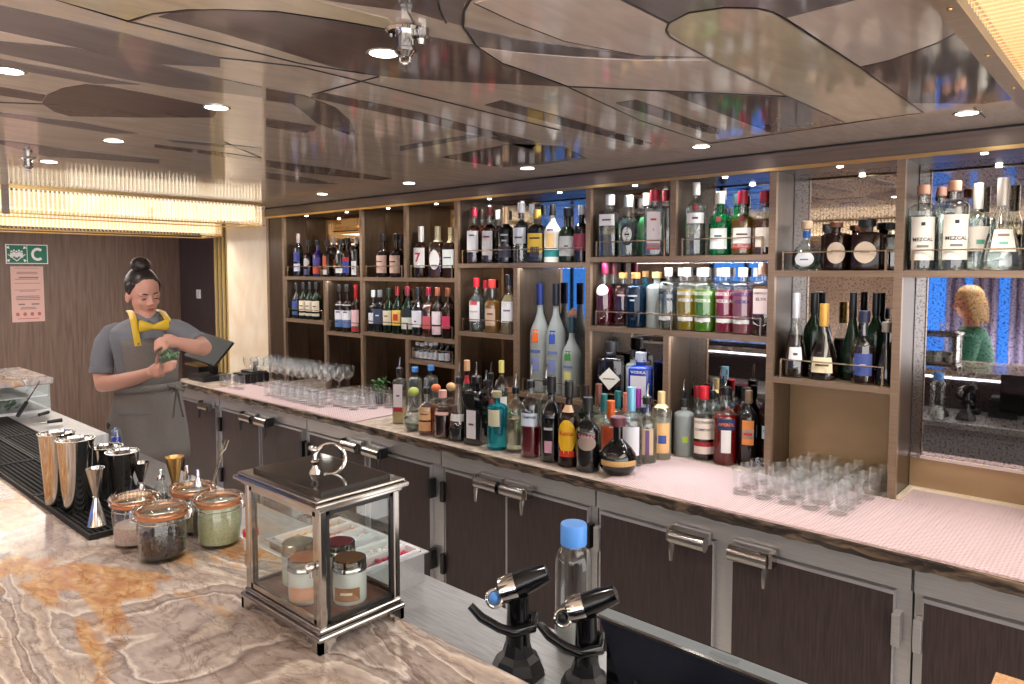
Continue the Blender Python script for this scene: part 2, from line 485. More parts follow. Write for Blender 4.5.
# fascia over the shelves
fs_ = struct('trim_5', MB().box(-5.12, XR, 2.85, 2.90, 2.10, ZC - .008), M['fascia'])
MB().box(-5.12, XR, 2.845, 2.86, 2.096, 2.109).build('gold_bead', M['gold'], fs_, smooth=False)
MB().box(-5.12, XR, 2.853, 2.9, ZC - .008, ZC).build('shadow_gap', M['dark_gap'], fs_, smooth=False)

# inlaid ceiling: every panel is traced on the ceiling plane
def cpoly(px): return [tuple(atz(x, y, ZC)[:2]) for x, y in px]
def panel(px, mat, dz=.002):
    MB().prism(cpoly(px), ZC - dz, ZC + .001).build('ceiling_panel', M[mat], ceiling, smooth=False)
PAN = [
 ('ceil_dark', [(-40, -6), (0, 5), (60, 18), (120, 32), (220, 57), (220, 66.6), (152, 63), (91, 49.6), (0, 30), (-40, 22)]),
 ('ceil_dark', [(-40, 36), (0, 41), (72, 47), (152, 62), (220, 78), (262, 87), (262, 97), (210, 90.7), (171, 86.5), (117, 77), (0, 52.6), (-40, 44)]),
 ('ceil_dark', [(-40, 50), (0, 58.5), (70, 71), (140, 84), (94, 83), (0, 66), (-40, 57)]),
 ('ceil_brown', [(42, 103), (47, 94.7), (63, 87.7), (86.5, 84), (103, 85), (160, 95.6), (210, 106), (216, 112), (213, 117), (140, 117), (70, 115.7), (54, 111)]),
 ('ceil_brown', [(-40, 80), (0, 86.5), (45.6, 94.7), (42, 101), (0, 94.7), (-40, 90)]),
 ('ceil_dark', [(-40, 107), (0, 112), (77, 121.6), (138, 133.3), (112, 133), (0, 115.7), (-40, 111)]),
 ('ceil_dark', [(-40, 135), (0, 140), (70, 149.6), (159, 159), (159, 163), (47, 156), (0, 143.8), (-40, 139)]),
 ('ceil_brown', [(155, 144), (212, 151), (262, 158), (262, 162), (212, 154.5), (154, 147)]),
 ('ceil_dark', [(166, 139), (212, 142.6), (262, 148), (262, 152), (212, 145.5), (173, 141.5)]),
 ('ceil_brown', [(159, 16), (187, 9), (220, 8.2), (276.7, 10.7), (338, 20), (400, 31), (440, 38), (476, 45), (502, 63), (537, 74.6), (567, 86), (473, 82), (400, 77.5), (378, 75), (332, 66), (273, 47.6), (220, 31.6)]),
 ('ceil_dark', [(464, 26), (517, 38), (564, 45), (640, 55.5), (715, 56.5), (640, 58.5), (575, 55.6), (517, 51), (479, 46)]),
 ('ceil_dark', [(438, -4), (440, 10), (444, 20), (463, 25), (464, 3), (470, -4)]),
 ('ceil_brown', [(306, -4), (350, 3), (413, 11), (443, 20), (439, 10), (437, -4)]),
 ('ceil_brown', [(266, 87.5), (304, 95), (335, 107), (350, 120), (355, 132), (353, 135), (347, 133.5), (316.6, 122.7), (306, 113.5), (292, 103), (266, 99.7)]),
 ('ceil_brown', [(266, 118), (304, 124), (316.6, 126), (315, 130), (304, 132.6), (266, 126)]),
 ('ceil_brown', [(310, 97), (321, 92), (420, 112), (488, 130), (540, 142), (530, 149), (488, 137), (420, 120)]),
 ('ceil_dark', [(400, 146), (470, 134.5), (482, 136), (400, 150.6)]),
 ('ceil_brown', [(441, 157), (514, 143), (564, 146), (587, 158), (540, 164), (502, 167)]),
 ('ceil_brown', [(485, 104.7), (502, 100), (570, 119), (640, 139), (652, 143.5), (640, 144.5), (570, 127)]),
 ('ceil_brown', [(616, 102.5), (636, 99.5), (720, 129), (719, 133.7), (709.5, 133), (620, 104.7)]),
 ('ceil_brown', [(266, 160), (330, 168), (392, 178), (380, 180), (300, 172), (266, 166)]),
 ('ceil_dark', [(266, 172), (310, 178), (340, 184), (300, 183), (266, 178)]),
 ('ceil_brown', [(664.7, 91), (788, 96), (846, 122), (780.5, 133), (775, 134)]),
 ('ceil_olive', [(666, 29), (670, 22), (688, 12), (725, 6.6), (757, 7.4), (772.6, 11), (788, 20), (860, 67), (923, 112), (846, 122), (778, 91), (709.5, 58)]),
 ('ceil_dark', [(610, -8), (625, 0), (669, 21.5), (688, 11), (725, 5.6), (757, 6.4), (772.6, 10), (786, 17), (870, -5), (760, -14)]),
 ('ceil_brown', [(861, 67), (890, 60), (937, 43), (967, 27), (990, 52), (1010, 78), (1024, 97), (984, 103), (911, 102.5)]),
 ('ceil_light', [(788, 18), (870, -4), (947, 0), (966, 26), (937, 42), (890, 59), (861, 65.5)]),
 ('ceil_light', [(474, 2), (520, -8), (608, -7), (667, 23), (665, 29), (706, 56), (640, 54.5), (564, 40), (517, 22)]),
 ('ceil_light', [(480, 47), (517, 52), (575, 56.8), (640, 60), (709, 59.5), (776, 92), (664, 89), (568, 85), (537, 73.6), (503, 62)]),
 ('ceil_olive', [(47, -4), (128, 19), (152, 12), (187, 8), (276, 9.6), (338, 18.8), (400, 29.5), (388, 18), (300, -4)]),
 ('ceil_light', [(0, 31), (80, 47), (0, 39.8), (-40, 34)]),
]
for mt, pl in PAN: panel(pl, mt)
def seam(px, w=.004):
    w = w * .6
    P = [Vector(atz(x, y, ZC)) for x, y in px]; L_, R_ = [], []
    for i, p in enumerate(P):
        t = (P[min(i + 1, len(P) - 1)] - P[max(i - 1, 0)]); n = Vector((-t.y, t.x, 0)).normalized() * w / 2
        L_.append(p + n); R_.append(p - n)
    MB().prism([(q.x, q.y) for q in L_ + R_[::-1]], ZC - .003, ZC).build('ceiling_seam', M['ceil_black'], ceiling, smooth=False)
for s_, w_ in [([(47, -4), (128, 20.5), (220, 43), (300, 63), (378, 75)], .003), ([(128, 21), (152, 13), (187, 9), (220, 8.2), (276.7, 10.7), (338, 20), (392, 30)], .006),
           ([(471, -3), (464, 10), (463, 26), (476, 45), (502, 63), (537, 74.6), (567, 86), (664, 90.5), (788, 96)], .007), ([(474, 2), (517, 22), (564, 40), (640, 55)], .003),
           ([(620, -3), (669, 22), (666, 29), (670, 36), (709.5, 58), (778, 91), (846, 122)], .006), ([(669, 22), (688, 12), (725, 6.6), (757, 7.4), (772.6, 11), (788, 20), (860, 67), (923, 112)], .006),
           ([(312, 94), (379, 76)], .002), ([(567, 86), (640, 120), (710, 143), (780, 133), (860, 121), (923, 112)], .002), ([(220, 57), (300, 66), (420, 95), (560, 130)], .002),
           ([(0, 102), (60, 104)], .002), ([(225, 142), (262, 158)], .002), ([(974, 107), (985, 117)], .003), ([(861, 66), (890, 59), (937, 42), (967, 26)], .004), ([(405, -2), (408, 12), (416, 26), (430, 40)], .004), ([(437, -3), (440, 10), (446, 22)], .006)]:
    seam(s_, w_)

# ================================================================== DOWNLIGHTS, SPRINKLERS
dl_ring = dl_lens = None
def downlight(x, y, label, power=9, ang=math.radians(125)):
    global dl_ring, dl_lens
    t = thing('downlight', label, 'ceiling light', (x, y, ZC), 0, 'recessed ceiling downlights')
    if dl_ring is None:
        dl_ring = MB().lathe([(.031, -.0005), (.031, -.003), (.037, -.003), (.039, -.0015), (.039, -.0005)], 24, close=True).build('trim_ring', M['chrome'], t)
        dl_lens = MB().lathe([(.0, -.002), (.031, -.002), (.031, -.0005), (0, -.0005)], 24).build('lens', M['lamp'], t)
    else:
        inst(dl_ring, 'trim_ring', t); inst(dl_lens, 'lens', t)
    l = bpy.data.lights.new('downlight_lamp', 'SPOT'); l.energy = power; l.spot_size = ang; l.spot_blend = .8; l.shadow_soft_size = .04; l.color = (1, .96, .92)
    o = bpy.data.objects.new('downlight_lamp', l); COL.objects.link(o); o.parent = t; o.location = (0, 0, -.02)
NTH = ['nearest', 'second', 'third', 'fourth', 'fifth', 'sixth']
for i, x in enumerate((-.45, -1.322, -2.2, -3.048, -3.881)):
    downlight(x, 2.55, 'round recessed downlight in the row along the bottle shelves, %s from the right' % (['first'] + NTH[1:])[i], 17)
for i, x in enumerate((-1.277, -2.057, -2.858, -3.618)):
    downlight(x, 1.0, 'round recessed downlight in the middle row over the aisle, %s from the sprinkler' % NTH[i], 11)
downlight(-2.05, .489, 'round recessed downlight at the left edge of the photo')
for x in (-5.6, -6.7):
    downlight(x, 1.0, 'recessed downlight over the far end near the wooden wall at %s' % ('the fixture' if x > -6 else 'the sign'))
for i, x in enumerate((-4.2, -2.6, -1.0, .8)):  # added fill lamps out of view; their floor bounce brightens the ceiling
    downlight(x, -.45, 'added unseen fill downlight above the guest seats behind the photographer, %s from the left' % NTH[i].replace('nearest', 'first'), 60, math.radians(80))
def sprinkler(px, py, label, s=1.0):
    p = atz(px, py, ZC)
    t = thing('fire_sprinkler', label, 'sprinkler', (p[0], p[1], ZC)); t.scale = (s * 1.1, s * 1.1, s)
    MB().lathe([(0, -.012), (.045, -.012), (.052, -.004), (.05, 0)], 24).build('rosette', M['chrome'], t)
    for k in range(4):
        a = k * PI / 2 + .4
        MB().ell((.042 * math.cos(a), .042 * math.sin(a), -.013), (.006, .006, .004), 8, 5).build('screw', M['chrome'], t)
    MB().lathe([(.026, -.01), (.026, -.055), (.03, -.058), (.03, -.066), (.018, -.078), (.012, -.082)], 20).build('body', M['steel_pol'], t)
    MB().torus((0, 0, -.085), .014, .0035, 16, 6, (PI / 2, 0, .6)).build('frame_arm', M['chrome'], t)
    MB().lathe([(0, -.098), (.011, -.1), (.013, -.097), (0, -.094)], 12).build('deflector', M['chrome'], t)
sprinkler(405, 29, 'chrome fire sprinkler hanging from the brown inlay of the ceiling', .68)
sprinkler(28, 158, 'small chrome sprinkler hanging in front of the crystal fixture at far left', .55)
p = atz(421, 29, ZC)
tag(MB().lathe([(0, -.03), (.007, -.03), (.009, -.02), (.016, -.016), (.016, 0)], 14).build('detector_stud', M['steel_pol'], None, loc=(p[0], p[1], ZC)), 'little steel stud on the ceiling right beside the sprinkler', 'stud')

# ================================================================== CRYSTAL FIXTURES
rod_v = rod_h = bead = None
def crystal_fixture(name, label, x0, x1, y0, y1, zb, step, faces='xm'):
    """box of hanging crystal rods between a ceiling plate and a lower gold rim"""
    t = thing(name, label, 'chandelier', (0, 0, 0))
    MB().box(x0, x1, y0, y1, ZC - .012, ZC).build('ceiling_plate', M['gold'], t, smooth=False)
    ins = .05
    MB().box(x0 + ins, x1 - ins, y0 + ins, y1 - ins, zb + .045, ZC - .012).build('light_core', M['glow'], t, smooth=False)
    rim = MB()
    for (a, b, c, d) in ((x0, x1, y0, y0 + .01), (x0, x1, y1 - .01, y1), (x0, x0 + .01, y0, y1), (x1 - .01, x1, y0, y1)):
        rim.box(a, b, c, d, zb, zb + .008)
    rim.build('gold_rim', M['gold'], t, smooth=False)
    L = ZC - .018 - (zb + .006)
    r = step * .36
    me = MB().lathe([(r * .6, 0), (r, r * .7), (r, L - r * .7), (r * .6, L)], 6)
    src = None; bsrc = None; pos = []
    if 'x' in faces:
        n = int((y1 - y0) / step)
        for i in range(n): pos.append((x1 - .016, y0 + (i + .5) * step))
    if 'm' in faces:
        n = int((x1 - x0) / step)
        for i in range(n): pos.append((x0 + (i + .5) * step, y1 - .016))
    if 'n' in faces:
        n = int((x1 - x0) / step)
        for i in range(n): pos.append((x0 + (i + .5) * step, y0 + .016))
    for i, (x, y) in enumerate(pos[:298]):
        if src is None:
            src = me.build('crystal_rod', M['crystal'], t, angle=20); src.location = (x, y, zb + .006)
        else: inst(src, 'crystal_rod', t, (x, y, zb + .006))
    bd = MB()
    for (x, y) in pos: bd.ell((x, y, ZC - .02), (r * .9, r * .9, r * .9), 6, 4)
    bd.build('bead_row', M['chrome'], t)['kind'] = 'stuff'
    for yy in ((y0 + y1) / 2 - .42,):
        if 'x' in faces: MB().box(x1 - .004, x1 + .006, yy, yy + .035, zb - .003, ZC).build('bracket', M['fascia'], t, smooth=False)
    return t
crystal_fixture('crystal_chandelier', 'long crystal rod ceiling fixture nearest the cream column, upper left', -5.12, -4.78, .35, 2.66, 2.018, .0235)
crystal_fixture('crystal_chandelier', 'farther crystal rod ceiling fixture hanging just above the wooden wall', -6.4, -6.0, .45, 2.96, 1.987, .0255)
crystal_fixture('crystal_chandelier', 'crystal fixture over the guests, mirrored behind the tequila bottles', -4.5, .1, -1.5, -1.0, 2.01, .03, 'm')
# flush fixture at the upper right: rods lie along X under a tan rail
t = thing('crystal_ceiling_light', 'flush ceiling light of lying crystal rods with tan rail, top right corner', 'chandelier', (0, 0, 0))
MB().box(-.29, -.255, .9, 2.42, ZC - .05, ZC).build('rail', M['shelf'], t, smooth=False)
MB().box(-.255, .75, .9, 2.42, ZC - .006, ZC).build('glow_panel', M['glow'], t, smooth=False)
src = None
for i in range(60):
    y = .92 + i * .025
    if src is None:
        src = MB().tube([(-.25, 0, 0), (.72, 0, 0)], .009, 6).build('crystal_rod', M['crystal'], t, angle=20); src.location = (0, y, ZC - .03)
    else: inst(src, 'crystal_rod', t, (0, y, ZC - .03))
bsrc = None
for i in range(4):
    y = 1.02 + i * .34
    if bsrc is None:
        bsrc = MB().ell((0, 0, 0), (.0042, .0042, .003), 8, 6).build('screw', M['gold'], t); bsrc.location = (-.27, y, ZC - .052)
    else: inst(bsrc, 'screw', t, (-.27, y, ZC - .052))

# ================================================================== BACK BAR SHELVING
unit = thing('bottle_shelving', 'tall taupe and bronze bottle shelving with mirrors along the back wall', 'shelving', (0, 0, 0))
DX = .014
def divider(X, z0, z1):
    MB().box(X - DX, X + DX, YS - .005, YS + .016, z0, z1).build('post', M['shelf'], unit, smooth=False)
    MB().box(X - DX + .002, X + DX - .002, YS + .016, YM + .014, z0, z1).build('divider', M['shelf_side'], unit, smooth=False)
XD = aty(516, 300, YS)[0]; XE = aty(666, 380, YS)[0]
for X in (-4.889, -3.922, -3.013, -2.08, -1.168, -.702, -.236, .23): divider(X, ZB, 2.10)
for X, a, b in ((-3.467, 1.656, 2.10), (-1.617, 1.765, 2.10), (-4.35, ZB, 1.63), (-3.46, ZB, 1.27), (XD, ZB, 1.714), (XE, ZB, 1.404)): divider(X, a, b)
MB().box(-5.12, -4.905, YS - .005, YM, ZB, 2.10).build('end_panel', M['shelf_side'], unit, smooth=False)
MB().box(-5.12, -5.085, YS - .012, YS - .005, ZB, 2.10).build('end_trim', M['shelf'], unit, smooth=False)
MB().box(-4.9, .8, YS - .005, YM + .02, 2.10, 2.12).build('top_board', M['shelf_side'], unit, smooth=False)
ZM1 = aty(428, 361.5, YS)[2]
SH = {  # shelf key: x0, x1, top z
 'A': (-4.875, -3.936, 1.656), 'All': (-4.875, -4.364, 1.342), 'Alr': (-4.336, -3.936, 1.275), 'BC': (-3.908, -3.027, 1.656), 'BCl': (-3.908, -3.027, 1.296),
 'Cm': (-3.446, -3.027, ZM1), 'D': (-2.999, -2.094, 1.740), 'Dll': (-2.999, XD - DX, 1.350), 'Dlr': (XD + DX, -2.094, 1.050), 'E': (-2.066, -1.182, 1.765), 'El': (-2.066, -1.182, 1.430),
 'Ell': (-2.066, XE - DX, 1.03), 'F': (-1.154, -.716, 1.70), 'Fl': (-1.154, -.716, 1.270), 'G': (-.688, -.25, 1.70), 'H': (-.222, .216, 1.70)}
TH = .024
def gallery(x0, x1, z, h=.072):
    mb = MB(); i = .03
    mb.tube([(x0 + i, YS + .006, z + h), (x1 - i, YS + .006, z + h)], .0028, 6)
    for x in (x0 + i, x1 - i): mb.box(x - .004, x + .004, YS + .002, YS + .01, z, z + h + .004)
    n = max(0, int((x1 - x0) / .5) - 0)
    if x1 - x0 > .6: mb.box((x0 + x1) / 2 - .004, (x0 + x1) / 2 + .004, YS + .002, YS + .01, z, z + h + .004)
    mb.build('gallery_rail', M['brass_rail'], unit, smooth=False)
for k, (a, b, z) in SH.items():
    MB().box(a, b, YS - .003, YM, z - TH, z).build('shelf', M['shelf'], unit, smooth=False)
    if k == 'BC': gallery(a, -3.481, z); gallery(-3.453, b, z)
    elif k == 'E': gallery(a, -1.631, z); gallery(-1.603, b, z)
    else: gallery(a, b, z)
def mirror_panel(x0, x1, z0, z1, mat, name='mirror_panel', tilt=0.):
    o = MB().box(x0, x1, 0, .006, 0, z1 - z0).build(name, M[mat], unit, smooth=False)
    o.location = (0, YM, z0); o.rotation_euler = (tilt, 0, 0)
for a, b in ((-4.875, -3.936), (-3.908, -3.027)): mirror_panel(a, b, ZB, 2.10, 'mirror_bronze')
mirror_panel(-2.999, XD, ZB, 1.72, 'mirror_bronze'); mirror_panel(XD, -2.094, ZB, 1.72, 'mirror_clear'); mirror_panel(-2.999, -2.094, 1.72, 2.1, 'mirror_clear')
mirror_panel(-2.066, -1.182, ZB, 2.10, 'mirror_clear')
mirror_panel(-1.154, -.716, 1.25, 2.10, 'mirror'); mirror_panel(-1.154, -.716, ZB, 1.25, 'gold_panel', 'back_panel')
ZG = aty(920, 456, YM)[2]
mirror_panel(-.688, -.25, ZG, 2.10, 'mirror', tilt=-.0105); mirror_panel(-.688, -.25, ZB, ZG, 'gold_panel', 'back_panel')
mirror_panel(-.222, .216, ZG, 2.10, 'mirror', tilt=-.0105); mirror_panel(-.222, .216, ZB, ZG, 'gold_panel', 'back_panel')
MB().box(-.688, .216, YM - .012, YM, ZG - .006, ZG + .006).build('mirror_ledge', M['chrome'], unit, smooth=False)
MB().box(-.688, .216, YM - .02, YM, ZB, ZB + .012).box(-.688, -.67, YS + .01, YM - .02, ZB, ZB + .012).build('upstand', M['cream'], unit, smooth=False)
# small LED spots under the header, each bay
spot_src = None
for k, x in enumerate((-4.65, -4.15, -3.7, -3.24, -2.8, -2.3, -1.85, -1.4, -.93, -.46)):
    if spot_src is None:
        spot_src = MB().lathe([(0, -.004), (.01, -.004), (.012, 0)], 12).build('spot_lens', M['lamp'], unit); spot_src.location = (x, YS + .05, 2.10)
    else: inst(spot_src, 'spot_lens', unit, (x, YS + .05, 2.10))
    o = area_light('shelf_spot', (x, YS + .05, 2.09), .02, .02, 1.0, (1, .97, .92)); o.parent = unit
for k in ('A', 'BC', 'D', 'E', 'F', 'El'):
    a, b, z = SH[k]
    o = area_light('shelf_strip', ((a + b) / 2, YS + .03, z - TH - .004), (b - a) * .9, .004, {'F': .6, 'E': 2.6, 'El': 1.8, 'D': 1.6}.get(k, 1.2), (.92, .95, 1)); o.parent = unit

# ================================================================== BACK COUNTER AND CABINETS
t = thing('back_counter', 'long stone back counter with rough brown edge under the bottles', 'counter', (0, 0, 0))
MB().box(-5.62, .8, 2.33, 3.06, .825, ZB).build('stone_top', M['counter_stone'], t, smooth=False)
# rough front edge
vs, fs = [], []; n = 200
for i in range(n + 1):
    x = -5.62 + 6.42 * i / n; j = [random.uniform(-.003, .003) for _ in range(4)]
    vs += [(x, 2.335, ZB), (x, 2.315 + j[0], ZB - .001), (x, 2.312 + j[1] * 2, .845 + j[2]), (x, 2.318 + j[3] * 2, .824 + j[0]), (x, 2.335, .824)]
for i in range(n):
    for k in range(4): fs.append((i * 5 + k, i * 5 + k + 1, (i + 1) * 5 + k + 1, (i + 1) * 5 + k))
MB().add(vs, fs).build('stone_edge', M['edge_stone'], t)
def liner(x0, x1, y0, y1, label):
    """thin sheet with a raised diamond lattice of strands"""
    t = thing('counter_liner', label, 'bar liner', (0, 0, 0), 0, 'honeycomb liners on the back counter')
    MB().box(x0, x1, y0, y1, ZB, ZB + .0015).build('sheet', M['liner_base'], t, smooth=False)
    mb = MB(); sp, hw = .0235, .0042
    for sg in (1, -1):
        m = .62 * sg                         # slope dy/dx of the strands
        c = -2.0
        L0 = (y1 - y0) / abs(m)
        k = x0 - L0
        while k < x1 + L0:
            # strand through (k, y0) with slope m
            pts = []
            if sg > 0: xa, xb = max(k, x0), min(k + L0, x1)
            else: xa, xb = max(k - L0, x0), min(k, x1)
            if xb - xa > .004:
                ya, yb = y0 + m * (xa - k), y0 + m * (xb - k)
                n = Vector((-m, 1)).normalized() * hw
                zt = ZB + (.005 if sg > 0 else .0046)
                clampy = lambda v: min(max(v, y0), y1)
                q = [(xa + n.x, clampy(ya + n.y)), (xb + n.x, clampy(yb + n.y)), (xb - n.x, clampy(yb - n.y)), (xa - n.x, clampy(ya - n.y))]
                q = [(min(max(u_, x0), x1), v_) for u_, v_ in q]
                mb.add([(u_, v_, zt) for u_, v_ in q] + [(u_, v_, ZB + .0015) for u_, v_ in q], [(0, 1, 2, 3), (4, 5, 1, 0), (6, 7, 3, 2)] if False else [(3, 2, 1, 0), (0, 1, 5, 4), (2, 3, 7, 6)])
            k += sp
    mb.build('lattice', M['liner'], t, smooth=False)['kind'] = 'stuff'
xm = atz(613, 477, ZB)[0]
liner(xm, .7, 2.335, 2.855, 'pink honeycomb liner sheet under the short tumblers on the right')
liner(-.67, .7, 2.855, 3.035, 'narrow pink honeycomb liner strip in the right alcove')
liner(-4.95, -3.28, 2.335, 2.855, 'pink honeycomb liner sheet under the stemmed glasses on the left')
ZL = ZB + .005

def handle(door, x, z, side):
    """latch bar with lever: part of a door"""
    mb = MB()
    mb.box(x - .07, x + .07, 2.326, 2.346, z - .012, z + .03)
    hb = mb.build('latch_plate', M['steel'], door, smooth=False)
    MB().tube([(x - .068, 2.303, z - .004), (x + .068, 2.303, z - .004)], (.028), 16, .85).build('latch_bar', M['steel_pol'], door)
    s = side
    MB().box(x + s * .07, x + s * .084, 2.296, 2.34, z - .022, z + .03).tube([(x + s * .06, 2.30, z - .01), (x + s * .06, 2.292, z - .04), (x + s * .06, 2.29, z - .09)], [.008, .01, .006], 8).build('lever', M['black_plastic'] if x < -2.4 else M['steel_pol'], door)
def cabinet(label, x0, x1, doors, flag=''):
    t = thing('base_cabinet', label, 'cabinet', (0, 0, 0), 0, 'base cabinets of the back bar')
    mb = MB().box(x0 + .001, x1 - .001, 2.37, 3.0, .1, .823)
    mb.build('body', M['steel'], t, smooth=False)
    MB().box(x0 + .001, x1 - .001, 2.42, 2.9, 0, .1).build('plinth', M['black_soft'], t, smooth=False)
    MB().box(x0 + .002, x1 - .002, 2.352, 2.37, .742, .824).build('fascia_band', M['steel'], t, smooth=False)
    for (a, b, hs) in doors:
        d = MB().box(a, b, 2.348, 2.369, .14, .722).build('door', M['cab_wood'], t, smooth=False)
        MB().box(a - .004, b + .004, 2.344, 2.369, .722, .734).box(a - .004, a, 2.346, 2.369, .14, .722).box(b, b + .004, 2.346, 2.369, .14, .722).build('edge_trim', M['steel'], d, smooth=False)
        hx = (b - .075) if hs > 0 else (a + .075)
        handle(d, hx, .735, -hs if hs > 0 else 1)
        ox = (a - .012) if hs > 0 else (b + .012)
        for z in (.62, .26):
            MB().box(ox - .012, ox + .012, 2.328, 2.37, z - .05, z + .05).build('hinge', M['steel'] if x0 > -2 else M['black_plastic'], d, smooth=False, bevel=.003)
cabinet('steel framed base cabinet at the right edge with one dark wood door in view', -.508, .62, [(-.478, .02, 1), (.09, .58, -1)])
cabinet('steel framed base cabinet of two dark wood doors below the short tumblers', -1.658, -.512, [(-1.632, -1.148, 1), (-1.072, -.56, -1)])
cabinet('steel framed base cabinet of two dark wood doors behind the blue-capped water bottle', -2.583, -1.662, [(-2.55, -2.152, 1), (-2.142, -1.70, -1)])
cabinet('steel framed base cabinet with dark doors just behind the glass lantern', -3.778, -2.587, [(-3.745, -3.20, 1), (-3.15, -2.665, -1)])
cabinet('steel framed base cabinet with dark doors behind the metal fork stirrer', -4.9, -3.782, [(-4.86, -4.345, 1), (-4.305, -3.83, -1)])
cabinet('narrow base cabinet beside the bartender at the far left end', -5.6, -4.904, [(-5.56, -4.95, 1)])

# ================================================================== GUEST BAR
bar = thing('guest_bar', 'guest bar with polished onyx top veined in grey, cream and orange', 'bar counter', (0, 0, 0))
MB().box(-4.05, 1.6, -.05, .772, ZF - .04, ZF).build('onyx_top', M['onyx'], bar, smooth=False, bevel=.006)
MB().box(-4.0, 1.55, .25, .74, 0, ZF - .04).build('bar_front', M['cab_wood'], bar, smooth=False)
MB().box(-4.0, 1.5, .741, .748, ZF - .055, ZF - .045).build('led_strip', M['led'], bar, smooth=False)
wt = thing('work_counter', 'brushed steel work counter on the bartender side of the guest bar', 'counter', (0, 0, 0))
MB().box(-4.0, 1.5, .745, 1.30, ZW - .035, ZW).build('steel_top', M['worktop'], wt, smooth=False, bevel=.004)
tag(MB().box(-4.0, -2.85, .773, .95, ZW, ZF).build('steel_ledge', M['worktop'], None, smooth=False, bevel=.004), 'raised steel ledge beside the drip mats at the far left of the bar', 'ledge')
MB().box(-4.0, 1.5, .745, 1.24, 0, ZW - .035).build('cabinet_body', M['steel'], wt, smooth=False)

# ================================================================== BOTTLES
def superell(n):
    def f(a):
        c, s = abs(math.cos(a)), abs(math.sin(a))
        return 1.0 / ((c ** n + s ** n) ** (1.0 / n))
    return f
SHAPE = {  # body top, shoulder top, neck ratio, cap start, cross-section exponent
 'std': (.58, .72, .34, .86, None), 'wine': (.52, .76, .32, .84, None), 'vod': (.70, .79, .31, .89, None), 'tall': (.64, .80, .30, .86, None),
 'squat': (.50, .66, .34, .84, None), 'sq': (.60, .72, .36, .86, 5.0), 'sqt': (.68, .76, .40, .86, 5.0), 'flask': (.30, .62, .28, .84, None), 'cone': (.12, .72, .26, .84, None), 'bar': (.72, .78, .42, .87, 8.0)}
def profile(h, r, shape):
    bt, st, nr, cs, ex = SHAPE[shape]
    rn = max(r * nr * .92, .0105)
    P = [(0, 0), (r * .86, 0), (r * .97, .003), (r, .010)]
    if shape == 'cone':
        P += [(r * 1.02, h * .10), (r * .98, h * .2), (r * .78, h * .38), (r * .5, h * .55)]
    elif shape == 'flask':
        P = [(0, 0), (r * .55, 0), (r * .72, .006), (r * .95, h * .13), (r, h * .24), (r * .93, h * .36), (r * .72, h * .47), (r * .48, h * .55)]
    else:
        P += [(r, h * bt)]
        for k in range(1, 6):
            a = k / 6.0
            q = math.cos(a * PI / 2) if shape in ('vod', 'sq', 'sqt', 'squat', 'bar') else (.5 + .5 * math.cos(a * PI))
            P.append((rn + (r - rn) * q, h * (bt + (st - bt) * (a if shape not in ('vod', 'sq', 'sqt', 'squat', 'bar') else math.sin(a * PI / 2) * .96))))
    P += [(rn, h * st), (rn, h * (cs - .015)), (rn * 1.16, h * (cs - .01)), (rn * 1.16, h * cs)]
    return P
def prof_r(P, z):
    for (r0, z0), (r1, z1) in zip(P, P[1:]):
        if z0 <= z <= z1 and z1 > z0: return r0 + (r1 - r0) * (z - z0) / (z1 - z0)
    return P[-1][0]
def wrap(P, ex, z0, z1, ha, off=.0007, nz=2, na=10):
    f = superell(ex) if ex else (lambda a: 1.0)
    vs, fs = [], []
    for i in range(nz + 1):
        z = z0 + (z1 - z0) * i / nz; r = prof_r(P, z) + off
        for k in range(na + 1):
            a = -PI / 2 - ha + 2 * ha * k / na
            vs.append((r * f(a) * math.cos(a), r * f(a) * math.sin(a), z))
    for i in range(nz):
        for k in range(na):
            fs.append((i * (na + 1) + k, i * (na + 1) + k + 1, (i + 1) * (na + 1) + k + 1, (i + 1) * (na + 1) + k))
    return vs, fs
BOTTLES = []
READABLE = {'7', 'ABSOLUT', 'VODKA', 'ELYX', 'MEZCAL', 'SOUTHERN', 'COMFORT', 'APEROL', 'CAMPARI', 'BAILEYS', 'Kahlúa'}
def wrap_oval(P, ex, z0, z1, ha, off=.0007, rings=4, na=24):
    f = superell(ex) if ex else (lambda a: 1.0)
    vs, fs = [], []; zc_ = (z0 + z1) / 2
    for i in range(rings + 1):
        q = i / rings
        for k in range(na):
            t_ = 2 * PI * k / na; a = -PI / 2 + ha * q * math.cos(t_); z = zc_ + (z1 - z0) / 2 * q * math.sin(t_)
            r = prof_r(P, z) + off; vs.append((r * f(a) * math.cos(a), r * f(a) * math.sin(a), z))
    for i in range(rings):
        for k in range(na):
            k2 = (k + 1) % na; fs.append((i * na + k, (i + 1) * na + k, (i + 1) * na + k2, i * na + k2))
    return vs, fs
